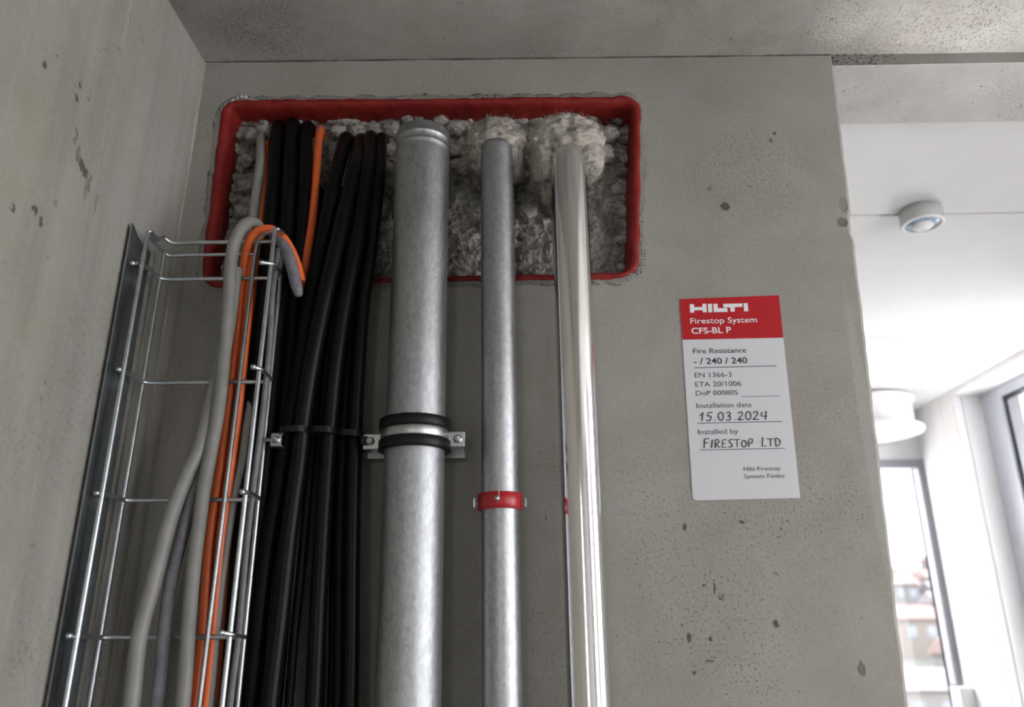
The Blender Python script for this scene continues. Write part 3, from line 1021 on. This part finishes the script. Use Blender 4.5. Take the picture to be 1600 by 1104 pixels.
# group leaning from the right
cable('black_cable', 'black cable entering just right of the orange cable and leaning far left', M_BLACK, [(543, 216, -.03), (522, 288, -.075), (503, 383, -.085), (490, 447, -.088), (478, 516, -.085), (466, 592, -.080), (452, 668, -.078), (436, 760, -.080), (415, 880, -.08), (392, 1104, -.08)], .0142, .08, GB)
cable('black_cable', 'prominent thick black cable crossing the front of the bundle diagonally', M_BLACK2, [(566, 219, -.035), (556, 260, -.062), (541, 320, -.088), (527, 380, -.102), (513, 440, -.110), (498, 510, -.112), (485, 580, -.110), (475, 646, -.106), (467, 720, -.100), (452, 830, -.100), (440, 940, -.100), (421, 1104, -.100)], .0150, .08, GB)
cable('black_cable', 'black cable crossing to the middle of the bundle, beside the lower gap', M_BLACK2, [(581, 214, -.035), (575, 260, -.062), (565, 330, -.085), (555, 390, -.096), (545, 440, -.100), (533, 510, -.100), (524, 574, -.098), (517, 646, -.092), (511, 720, -.088), (503, 846, -.088), (497, 956, -.088), (490, 1104, -.088)], .0145, .08, GB)
cable('black_cable', 'rightmost black cable of the bundle, next to the widest pipe', M_BLACK2, [(598, 217, -.03), (591, 288, -.065), (578, 400, -.070), (568, 465, -.072), (562, 541, -.074), (557, 618, -.074), (555, 668, -.074), (552, 773, -.074), (550, 883, -.074), (547, 1104, -.074)], .0135, .08, GB)
cable('black_cable', 'black cable second from the right edge of the bundle', M_BLACK, [(592, 228, .0), (575, 330, -.050), (556, 450, -.058), (546, 541, -.060), (541, 618, -.060), (538, 668, -.060), (532, 810, -.060), (528, 1104, -.060)], .0120, .08, GB)
cable('black_cable', 'slim black cable hugging the right of the middle thick cable low down', M_BLACK, [(574, 240, .01), (556, 400, -.035), (540, 500, -.045), (530, 600, -.050), (526, 668, -.052), (518, 770, -.052), (512, 880, -.052), (507, 1104, -.052)], .0085, .08, GB)
cable('black_cable', 'slim black cable right of the narrow gap low in the bundle', M_BLACK, [(560, 250, .01), (533, 400, -.050), (512, 500, -.060), (501, 567, -.066), (494, 643, -.070), (484, 737, -.072), (471, 883, -.072), (460, 990, -.072), (451, 1104, -.072)], .0078, .08, GB)
fill = 'black cable deep inside the packed bundle, mostly hidden by its neighbours'
for k, sp in enumerate([
    [(450, 215, .0), (438, 345, -.040), (420, 537, -.045), (402, 720, -.045), (368, 1104, -.045)],
    [(472, 215, .0), (461, 345, -.036), (446, 537, -.036), (428, 720, -.036), (394, 1104, -.036)],
    [(500, 300, .01), (488, 400, -.045), (468, 537, -.050), (450, 640, -.050), (432, 760, -.050), (404, 1104, -.050)],
    [(520, 300, .01), (508, 415, -.045), (486, 537, -.055), (468, 640, -.055), (450, 760, -.055), (416, 1104, -.055)],
    [(540, 300, .01), (524, 400, -.040), (500, 520, -.050), (478, 640, -.054), (462, 760, -.054), (430, 1104, -.06)],
    [(586, 260, .01), (566, 400, -.035), (552, 520, -.036), (546, 640, -.038), (542, 760, -.038), (538, 1104, -.038)],
    [(430, 250, .0), (414, 400, -.040), (398, 560, -.045), (384, 720, -.045), (346, 1104, -.045)],
]):
    cable('black_cable', fill, M_BLACK, sp, .0115, .08, 'hidden black cables inside the bundle')

cable('orange_cable', 'bright orange cable dropping from the opening between black cables', M_ORANGE, [(502, 205, -.01), (493, 288, -.052), (487, 352, -.060), (477, 415, -.062), (468, 475, -.050), (452, 600, -.030), (436, 720, -.022), (400, 1104, -.022)], .0085, .08)
cable('orange_cable', 'thin sliver of orange cable beside the pale cable at the opening', M_ORANGE, [(420, 225, .02), (416, 270, -.02), (409, 336, -.050), (400, 440, -.060), (385, 560, -.06), (362, 800, -.06), (338, 1104, -.06)], .0042, .08)
cable('grey_cable', 'pale grey cable entering the far left of the opening', M_GREYC, [(411, 213, -.005), (406, 257, -.040), (395, 336, -.055), (380, 440, -.070), (366, 560, -.07), (345, 720, -.066), (305, 1104, -.066)], .0090, .08)

# tray frame reference
YTB, YTF, YTF2 = -0.100, -0.176, -0.160
YC = -0.118     # cables lying inside the tray
# looped grey and orange cables over the tray top
cable('grey_cable', 'thick grey cable looping over the top rung of the wire tray', M_GREYC,
      [(408, 400, -.050), (408, 372, -.066), (405, 357, -.090), (398, 349, -.112), (385, 349, -.132), (371, 367, -.142), (362, 400, -.140), (358, 460, -.134), (352, 537, -.128), (340, 646, -.124), (330, 700, -.124), (317, 773, -.124), (299, 920, -.124), (285, 1104, -.124)], .0112)
cable('orange_cable', 'orange cable arched over the tray top beside the thick grey loop', M_ORANGE,
      [(471, 440, -.110), (465, 415, -.112), (454, 388, -.116), (440, 368, -.120), (424, 358, -.124), (406, 359, -.124), (392, 371, -.116), (384, 395, -.098), (379, 430, -.088), (375, 480, -.086), (369, 540, -.086), (358, 620, -.086), (345, 720, -.086), (327, 846, -.086), (316, 990, -.086), (303, 1104, -.086)], .0078)
cable('orange_cable', 'second orange cable running down the tray right beside the looped one', M_ORANGE,
      [(412, 366, -.070), (400, 374, -.080), (394, 400, -.084), (390, 440, -.086), (386, 500, -.086), (380, 560, -.086), (372, 640, -.086), (361, 720, -.086), (345, 846, -.086), (334, 990, -.086), (322, 1104, -.086)], .0082)
stub = MB()
sp_ = catmull([onY(*p) for p in ((428, 368, -.112), (441, 380, -.120), (451, 400, -.124), (458, 424, -.126), (463, 446, -.126), (466, 457, -.126))], 8)
rr = [.0090 + .0018 * min(1, k / 14) if k < 30 else .0108 - .0022 * (k - 30) / max(1, len(sp_) - 31) for k in range(len(sp_))]
stub.tube(sp_, rr, 16, round_ends=True)
o = stub.build('cable_stub', M_GREYD)
meta(o, 'short dusty grey cable stub drooping right of the tray top', 'cable')
cable('grey_cable', 'outermost grey cable bowing away to the left low in the tray', M_GREYC,
      [(368, 420, -.108), (362, 470, -.108), (355, 520, -.108), (345, 570, -.110), (332, 620, -.114), (312, 700, -.124), (294, 737, -.128), (266, 810, -.134), (237, 920, -.138), (218, 993, -.140), (205, 1104, -.14)], .0125, extend=True)
cable('grey_cable', 'dim grey cable between the outermost one and the looped one', M_GREYD,
      [(361, 430, -.104), (359, 470, -.104), (354, 515, -.104), (347, 565, -.106), (332, 640, -.106), (318, 710, -.108), (301, 773, -.110), (287, 828, -.112), (265, 920, -.114), (245, 1104, -.114)], .0105)
cable('grey_cable', 'thin grey cable running down right of the orange pair', M_GREYC,
      [(415, 470, -.030), (404, 560, -.040), (388, 646, -.078), (378, 718, -.080), (367, 773, -.082), (353, 865, -.084), (342, 956, -.086), (328, 1104, -.086)], .0062)
cable('grey_cable', 'dull purplish grey cable seen between the two right-hand tray wires', M_GREYD,
      [(436, 388, -.125), (430, 430, -.122), (426, 460, -.122), (421, 537, -.122), (411, 640, -.122), (401, 720, -.122), (386, 846, -.122), (373, 990, -.122), (359, 1104, -.122)], .0050)

# black ties with steel ears round the bundle
cz = onY(505, 681, -.10)
ct = thing('cable_clamp', 'black strap clamp with steel ears binding the black cables', 'clamp', (cz.x, -.10, cz.z))


def band(p0, p1, depth, yb, drop=0.0, hgt=.0105):
    """flattened loop around cables between photo points p0,p1"""
    a, b = onY(*p0, yb), onY(*p1, yb)
    n = 40
    cx, rx = (a.x + b.x) / 2, abs(b.x - a.x) / 2
    z0 = (a.z + b.z) / 2
    V, Fc = [], []
    for k in range(n):
        th = 2 * math.pi * k / n
        ca, sa = math.cos(th), math.sin(th)
        sx = math.copysign(abs(ca) ** .7, ca); sy = math.copysign(abs(sa) ** .8, sa)
        for (o_, dz) in ((0, -hgt / 2), (.0016, -hgt / 2), (.0016, hgt / 2), (0, hgt / 2)):
            V.append((cx + sx * (rx + o_), yb + sy * (depth + o_), z0 + dz + (a.z - b.z) * -.5 * sx))
    for k in range(n):
        k2 = (k + 1) % n
        for q in range(4):
            q2 = (q + 1) % 4
            Fc.append((k * 4 + q, k2 * 4 + q, k2 * 4 + q2, k * 4 + q2))
    return MB().add(V, Fc)


band((443, 681), (492, 678), .050, -.078).build('strap', M_RUBBER, ct)
band((489, 679), (534, 680), .048, -.070).build('strap', M_RUBBER, ct)
band((530, 682), (572, 684), .040, -.064).build('strap', M_RUBBER, ct)
p = onY(568, 688, -.10)
MB().box((p.x - .004, -.106, p.z - .008), (p.x + .008, -.092, p.z + .007)).build('strap_tail', M_RUBBER, ct, bevel=.002)
p = onY(431, 686, -.115)
eb = MB()
eb.box((p.x - .010, -.113, p.z - .012), (p.x + .009, -.1105, p.z + .012))
eb.box((p.x - .010, -.113, p.z + .0095), (p.x + .012, -.096, p.z + .012))
eb.box((p.x - .010, -.113, p.z - .012), (p.x + .012, -.096, p.z - .0095))
e = eb.build('clamp_ear', M_STEEL, ct, bevel=.0012)
b = MB(); hexbolt(b, (p.x, -.113, p.z), .0055, .010)
b.tube([(p.x - .026, -.112, p.z), (p.x - .004, -.112, p.z)], .0032, 12)
b.build('bolt', M_STEEL, e)

# ------------------------------------------------------------------ wire basket tray
WR = 0.0039
XA, XB = -0.685, -0.457
tl = thing('wire_cable_tray', 'vertical zinc wire basket tray on the left holding grey and orange cables', 'cable tray', ((XA + XB) / 2, -.13, 0))


def vwire(xt, yt, Y, xb, yb, extra_top=None):
    a, b = onY(xt, yt, Y), onY(xb, yb, Y)
    d = (b - a).normalized()
    e = a + d * (a.z / -d.z)
    pts = [a, a.lerp(e, .3), a.lerp(e, .6), e]
    if extra_top: pts = [Vector(q) for q in extra_top] + pts
    return pts


# top end: front-left wire bends back and across (rung A); thin rung joins the rear wires
l1 = onY(231, 362, YTF); l2 = onY(257, 393, YTB); l3 = onY(401, 376, YTB); l4 = onY(430, 357, YTF2); l5 = onY(444, 379, YTB)
zA = onY(300, 379, YTB).z; zB = onY(300, 396, YTB).z
MB().tube(vwire(231, 362, YTF, 102, 1104), WR, 12, round_ends=True).build('long_wire', M_WIRE, tl)
MB().tube(vwire(257, 393, YTB, 139, 1104), WR * .9, 12, round_ends=True).build('long_wire', M_WIRE, tl)
MB().tube(vwire(401, 376, YTB, 311, 1104), WR, 12, round_ends=True).build('long_wire', M_WIRE, tl)
MB().tube(vwire(430, 357, YTF2, 347, 1104), WR * 1.08, 12, round_ends=True).build('long_wire', M_WIRE, tl)
MB().tube(vwire(444, 379, YTB, 371, 1104), WR, 12, round_ends=True).build('long_wire', M_WIRE, tl)
xi = l1.x + .001
MB().tube(catmull([l1 + Vector((.003, 0, .001)), l1 + Vector((.004, .03, .001)), Vector((l2.x + .000, YTB - .016, zA + .004)), Vector((l2.x + .014, YTB, zA)), Vector((l2.x + .05, YTB, zA)), Vector((l5.x - .03, YTB, zA)),
                   Vector((l5.x - .006, YTB - .004, zA)), Vector((l4.x + .004, YTB - .03, zA + .001)), l4 + Vector((.004, .002, .0))], 8), WR, 12, round_ends=True).build('cross_wire', M_WIRE, tl)
MB().tube(catmull([Vector((l2.x - .006, YTB - .05, zB + .012)), Vector((l2.x - .003, YTB - .02, zB + .006)), Vector((l2.x + .006, YTB + .006, zB)), Vector((l2.x + .04, YTB + .006, zB)), Vector((l3.x, YTB + .006, zB))], 8), WR * .85, 12, round_ends=True).build('cross_wire', M_WIRE, tl)
MB().tube(catmull([l3 + Vector((-.001, 0, .001)), l3 + Vector((.006, -.012, .004)), l4 + Vector((-.006, .012, .0))], 6), WR * .8, 12, round_ends=True).build('cross_wire', M_WIRE, tl)
for (yL, yM, yR, xLend, xRend) in ((411, 434, 410, 207, 409), (577, 596, 573, 186, 396), (770, 780, 768, 151, 379), (993, 995, 988, 108, 346)):
    zb_ = onY(300, yM, YTB).z
    e0 = onY(xLend, yL, YTF - .010)
    e1 = onY(xRend, yR, YTF2 - .012)
    lx = onY(257, 393, YTB).x - .0025
    rx = onY(444, 379, YTB).x + .0035
    f0 = Vector((lx - .002, YTF + .002, zb_ + .000)); f1 = Vector((rx + .001, YTF2 + .002, zb_ + .001))
    pts = [e0, Vector((f0.x, f0.y, (f0.z + e0.z) / 2)), Vector((lx - .001, YTB - .030, zb_ + .002)), Vector((lx + .001, YTB - .004, zb_)), Vector((lx + .014, YTB + .005, zb_)), Vector((lx + .06, YTB + .0055, zb_)),
           Vector((rx - .05, YTB + .0055, zb_)), Vector((rx - .010, YTB + .005, zb_)), Vector((rx, YTB - .006, zb_)), Vector((rx, YTB - .03, zb_ + .002)), Vector((f1.x, f1.y, (f1.z + e1.z) / 2)), e1]
    MB().tube(catmull(pts, 7), WR, 12, round_ends=True).build('cross_wire', M_WIRE, tl)
    for q in (e0, e1):
        wb = MB()
        lump(wb, q, WR * 1.35, WR * 1.3, WR * 1.2, .1, 200, 1, 12, 8)
        wb.build('weld_bead', M_WIRE, tl)

# galvanised side plate against the left wall
a = onY(208, 349, -.186); b = onY(66, 1104, -.186)
pl_ = MB()
xp = -0.7025
zt_ = a.z
yb_ = -.118
prof = [(-.186, zt_), (-.168, zt_ - .012), (-.150, zt_ - .018), (-.112, zt_ - .020), (-.112, 0), (-.186, 0)]
V = [(xp - .001, y, z) for y, z in prof] + [(xp + .001, y, z) for y, z in prof]
n = len(prof)
pl_.add(V, [tuple(range(n)), tuple(range(2 * n - 1, n - 1, -1))] + [(i, (i + 1) % n, (i + 1) % n + n, i + n) for i in range(n)])
pl_.box((xp - .0025, -.1875, 0), (xp + .001, -.186, zt_))
o = pl_.build('side_plate', M_PLATE)
meta(o, 'dark galvanised strip plate standing between the wire tray and left wall', 'plate')

# ------------------------------------------------------------------ sign
YS = -0.0012
sg = thing('firestop_sign', 'red and white firestop information label stuck on the wall', 'sign', onY(1160, 780, -.001))


def poly(pxs, Y, th=.0004):
    P = [onY(x, y, Y) for x, y in pxs]
    n = len(P)
    return MB().add(P + [p + Vector((0, th, 0)) for p in P], [tuple(range(n)), tuple(range(2 * n - 1, n - 1, -1))] + [(i, (i + 1) % n, (i + 1) % n + n, i + n) for i in range(n)])


poly([(1062, 467), (1217, 461), (1250.5, 777.5), (1087.2, 781.3), (1082.4, 778)], YS, .0012).build('sheet', M_PAPER, sg)
poly([(1062, 467), (1217, 461), (1224, 527.2), (1066.6, 530.5)], YS - .0003, .0003).build('red_header', M_PRED, sg)
YT = YS - .0006


def txt(s, p0, p1, cap, mat, bold=0.0):
    fc = bpy.data.curves.new('t', 'FONT'); fc.body = s; fc.size = 1; fc.offset = bold - .006; fc.resolution_u = 3
    fo = bpy.data.objects.new('t', fc); COL.objects.link(fo)
    dg = bpy.context.evaluated_depsgraph_get()
    me = bpy.data.meshes.new_from_object(fo.evaluated_get(dg))
    bpy.data.objects.remove(fo)
    a, b = onY(*p0, YT), onY(*p1, YT)
    xs = [v.co.x for v in me.vertices]
    ex = (b - a); W = ex.length; ex = ex.normalized(); ez = Vector((-ex.z, 0, ex.x))
    up = (onY(p0[0], p0[1] - cap, YT) - a).length
    sx = W / (max(xs) - min(xs)); mn = min(xs)
    sy = up / 0.729
    off = ROOT[sg]
    for v in me.vertices:
        v.co = a + ex * ((v.co.x - mn) * sx) + ez * (v.co.y * sy) - off
    me.materials.append(mat)
    o = bpy.data.objects.new('printed_text', me); COL.objects.link(o); o.parent = sg; ROOT[o] = off
    return o


def lg(pts):
    return [(1055 + x / 9.143, 455 + y / 9.143) for x, y in pts]


logo = MB()
for pts in ([(207, 183), (268, 183), (270, 226), (390, 222), (387, 178), (445, 178), (452, 298), (395, 300), (392, 268), (270, 270), (272, 302), (213, 304)],
            [(465, 178), (525, 178), (532, 297), (472, 299)],
            [(545, 178), (605, 177), (608, 240), (742, 236), (750, 292), (552, 296)],
            [(685, 178), (960, 172), (962, 220), (850, 224), (852, 288), (792, 290), (785, 228), (690, 230)],
            [(975, 168), (1035, 166), (1045, 283), (985, 285)]):
    q = poly(lg(pts), YT, .0002)
    logo.add(q.v, q.f)
logo.build('printed_logo', M_PWHITE, sg)
txt('Firestop System', (1079.1, 505.5), (1183, 503.1), 9.0, M_PWHITE, .012)
txt('CFS-BL P', (1080.7, 521.2), (1143, 519.5), 9.6, M_PWHITE, .022)
txt('Fire Resistance', (1083.6, 552), (1166.3, 550.4), 8.2, M_INK, .006)
txt('- / 240 / 240', (1084.6, 568.8), (1168, 567.0), 9.8, M_INK, .016)
txt('EN 1366-3', (1085.9, 589.5), (1143.4, 588.4), 8.0, M_INK)
txt('ETA 20/1006', (1087, 604), (1158.5, 602.4), 8.2, M_INK)
txt('DoP 00080S', (1087.8, 617.6), (1153.5, 616.2), 7.8, M_INK)
txt('Installation date', (1088.9, 637.2), (1174.6, 635.5), 8.3, M_INK)
txt('Installed by', (1091.4, 678.4), (1153.8, 677.0), 8.3, M_INK)
txt('Hilti Firestop', (1162.6, 735.4), (1219.4, 734.2), 6.8, M_INK)
txt('System Finder', (1163.2, 747.1), (1228, 745.8), 6.8, M_INK)
rules = MB()
for a, b, t in (((1085.2, 574.3), (1213.2, 571.2), .55), ((1158.5, 619.6), (1219.6, 618.2), .35), ((1089.7, 660.7), (1222.4, 658), .55), ((1093.6, 702.7), (1226.9, 699.9), .5)):
    q = poly([(a[0], a[1] - t), (b[0], b[1] - t), (b[0], b[1] + t), (a[0], a[1] + t)], YT, .0002)
    rules.add(q.v, q.f)
rules.build('printed_rules', M_LINE, sg)

ell = [(.4 + .33 * math.cos(a), .5 + .5 * math.sin(a)) for a in np.linspace(1.8, 1.8 + 2 * math.pi, 14)]
ST = {'1': [[(.0, .62), (.42, 1), (.25, 0)]], '5': [[(.9, .98), (.40, .95), (.28, .55), (.55, .6), (.72, .42), (.62, .12), (.35, -.02), (.05, .08)]],
      '.': [[(.2, .06), (.27, .06)]], '0': [ell], '3': [[(.12, .85), (.4, 1), (.68, .85), (.6, .62), (.32, .52), (.62, .42), (.66, .18), (.4, .0), (.05, .08)]],
      '2': [[(.1, .78), (.25, .95), (.5, 1), (.66, .8), (.5, .5), (.05, .03), (.35, .06), (.75, .04)]], '4': [[(.25, .9), (.10, .42), (.90, .40)], [(.8, 1.02), (.62, .0)]],
      'F': [[(.05, -.02), (.18, .98), (.85, 1.02)], [(.12, .52), (.62, .55)]], 'I': [[(.36, .88), (.14, 0)]], 'R': [[(.08, 0), (.2, .85), (.55, .85), (.66, .65), (.5, .45), (.18, .42), (.75, 0)]],
      'E': [[(.80, .85), (.25, .83), (.12, .02), (.72, .02)], [(.18, .43), (.62, .45)]], 'S': [[(.78, .78), (.5, .87), (.22, .68), (.4, .48), (.64, .28), (.5, .04), (.05, .06)]],
      'T': [[(-.1, .82), (.85, .84)], [(.42, .84), (.36, 0)]], 'O': [[(x, y * .72) for x, y in ell]], 'P': [[(.1, 0), (.2, .85), (.6, .85), (.72, .65), (.55, .42), (.16, .38)]],
      'L': [[(.28, 1), (.10, .02), (.72, .04)]], 'D': [[(.12, .02), (.22, .88), (.6, .82), (.8, .5), (.62, .14), (.12, .02)]], ' ': []}
AD = {'.': .62, '1': .72, 'I': .62, ' ': 1.0}


def hand(s, p0, p1, hpx):
    a, b = onY(*p0, YT), onY(*p1, YT)
    ex = b - a; W = ex.length; ex = ex.normalized(); ez = Vector((-ex.z, 0, ex.x))
    h = (onY(p0[0], p0[1] - hpx, YT) - a).length
    tot = sum(AD.get(c, .98) for c in s) - .2
    k = W / tot
    mb = MB(); x = 0
    for c in s:
        for st in ST[c]:
            P = [a + ex * ((x + u + .06 * v) * k) + ez * (v * h) for u, v in st]
            if len(P) > 5 or c in '53S2RPD': P = catmull(P, 4)
            mb.tube(P, [.00085 + .00018 * math.sin(i * .9 + x) for i in range(len(P))], 6)
        x += AD.get(c, .98)
    mb.build('handwritten_text', M_INK, sg)


hand('15.03.2024', (1094.2, 657.1), (1198.2, 655.0), 12.8)
hand('FIRESTOP LTD', (1100, 699.4), (1219.6, 696.8), 14.2)

# ------------------------------------------------------------------ detector on the bright ceiling
dc = onZ(1437, 327, ZC)
dt = thing('ceiling_detector', 'small round white detector on the bright ceiling', 'detector', dc)
D_ = Vector((0, 0, -1))
MB().lathe(dc + Vector((0, 0, -.0)), D_, [(.001, 0), (.054, 0), (.054, .005), (.060, .007), (.0615, .046), (.0605, .050)], 64).build('housing', simple('detector_housing', (.46, .46, .45), .4, var=.01), dt)
MB().lathe(dc, D_, [(.0605, .050), (.061, .052), (.057, .055), (.050, .0535), (.049, .048)], 64).build('rim', M_WHITE2, dt)
MB().lathe(dc, D_, [(.049, .050), (.045, .052), (.031, .054), (.029, .056)], 64).build('lens_ring', M_LENS, dt)
MB().lathe(dc, D_, [(.030, .052), (.030, .058), (.024, .063), (.012, .066), (.001, .067)], 48).build('lens_dome', M_WHITE2, dt)

# large round ceiling fitting in the far corner
pr = onY(1443, 700, 2.85)
cx = pr.x - .26
rl_ = thing('ceiling_drum', 'white round drum fitting under the ceiling in the far corner', 'fitting', (cx, 2.85, ZC))
MB().lathe((cx, 2.85, ZC - .002), D_, [(.001, 0), (.20, 0), (.235, .015), (.235, .03), (.215, .034), (.215, .17), (.20, .19)], 64).build('drum', M_WHITE2, rl_)
MB().lathe((cx, 2.85, ZC - .002), D_, [(.20, .185), (.255, .175), (.262, .185), (.255, .20), (.20, .205), (.001, .205)], 64).build('rim', M_WHITE2, rl_)

# ------------------------------------------------------------------ outside: hillside with houses
M_HILL = simple('hillside_green', (0.07, 0.075, 0.068), 0.9, var=0.25, scale=0.15)
V, Fc = [], []
gx = np.linspace(-60, 200, 40); gy = np.linspace(20, 240, 36)


def hz(x, y):
    d = max(0, y - 60)
    return -10 + d * 0.175 + 2.2 * noise.noise(Vector((x * .02, y * .02, 0)))


for y in gy:
    for x in gx: V.append((x, y, hz(x, y) if y < 205 else hz(x, 205) - (y - 205) * .5))
nx = len(gx)
for j in range(len(gy) - 1):
    for i in range(nx - 1): Fc.append((j * nx + i, j * nx + i + 1, (j + 1) * nx + i + 1, (j + 1) * nx + i))
o = MB().add(V, Fc, True).build('hillside', M_HILL, fix=False)
meta(o, 'pale green hillside seen through the far window', 'hill', kind='structure')
cw = [simple('render_wall_%d' % i, tuple(k * .19 for k in c), .8, var=.05) for i, c in enumerate(((.62, .60, .57), (.60, .54, .48), (.50, .50, .50)))]
rw = [simple('roof_tile_%d' % i, tuple(k * .24 for k in c), .8, var=.1, scale=2) for i, c in enumerate(((.60, .42, .40), (.55, .36, .34), (.50, .48, .52)))]
rnd = random.Random(11)
M_HW = simple('house_window', (.12, .14, .17), .2, var=.1)
made = 0
for row in range(8):
    y = 74 + row * 16
    for c in range(4):
        # houses spread across the direction of the far window
        x = y * 0.465 + c * 7.5 + (row % 2) * 5 + rnd.uniform(-.8, .8)
        yy = y + rnd.uniform(-3, 3)
        wd, dp_, ht = rnd.uniform(3.6, 5), rnd.uniform(4.5, 6), rnd.uniform(2.6, 4)
        z = hz(x, yy) - .8
        red_ = rnd.randrange(3)
        t = thing('hillside_house', 'distant pale rendered house with a pitched roof on the hillside', 'house', (x, yy, z), 'houses on the hillside beyond the far window')
        h2 = ht + .8
        MB().box((x - wd / 2, yy - dp_ / 2, z), (x + wd / 2, yy + dp_ / 2, z + h2)).build('wall', cw[rnd.randrange(3)], t)
        rz = z + h2
        Vr = [(x - wd / 2 - .4, yy - dp_ / 2 - .4, rz), (x + wd / 2 + .4, yy - dp_ / 2 - .4, rz), (x + wd / 2 + .4, yy + dp_ / 2 + .4, rz), (x - wd / 2 - .4, yy + dp_ / 2 + .4, rz), (x - wd / 2 - .4, yy, rz + 1.7), (x + wd / 2 + .4, yy, rz + 1.7)]
        MB().add(Vr, [(0, 1, 5, 4), (2, 3, 4, 5), (0, 4, 3), (1, 2, 5), (0, 3, 2, 1)]).build('roof', rw[red_], t)
        for k in range(2):
            wx = x - wd / 4 + k * wd / 2
            MB().box((wx - .5, yy - dp_ / 2 - .04, z + h2 - 2.2), (wx + .5, yy - dp_ / 2 + .02, z + h2 - .9)).build('window', M_HW, t)
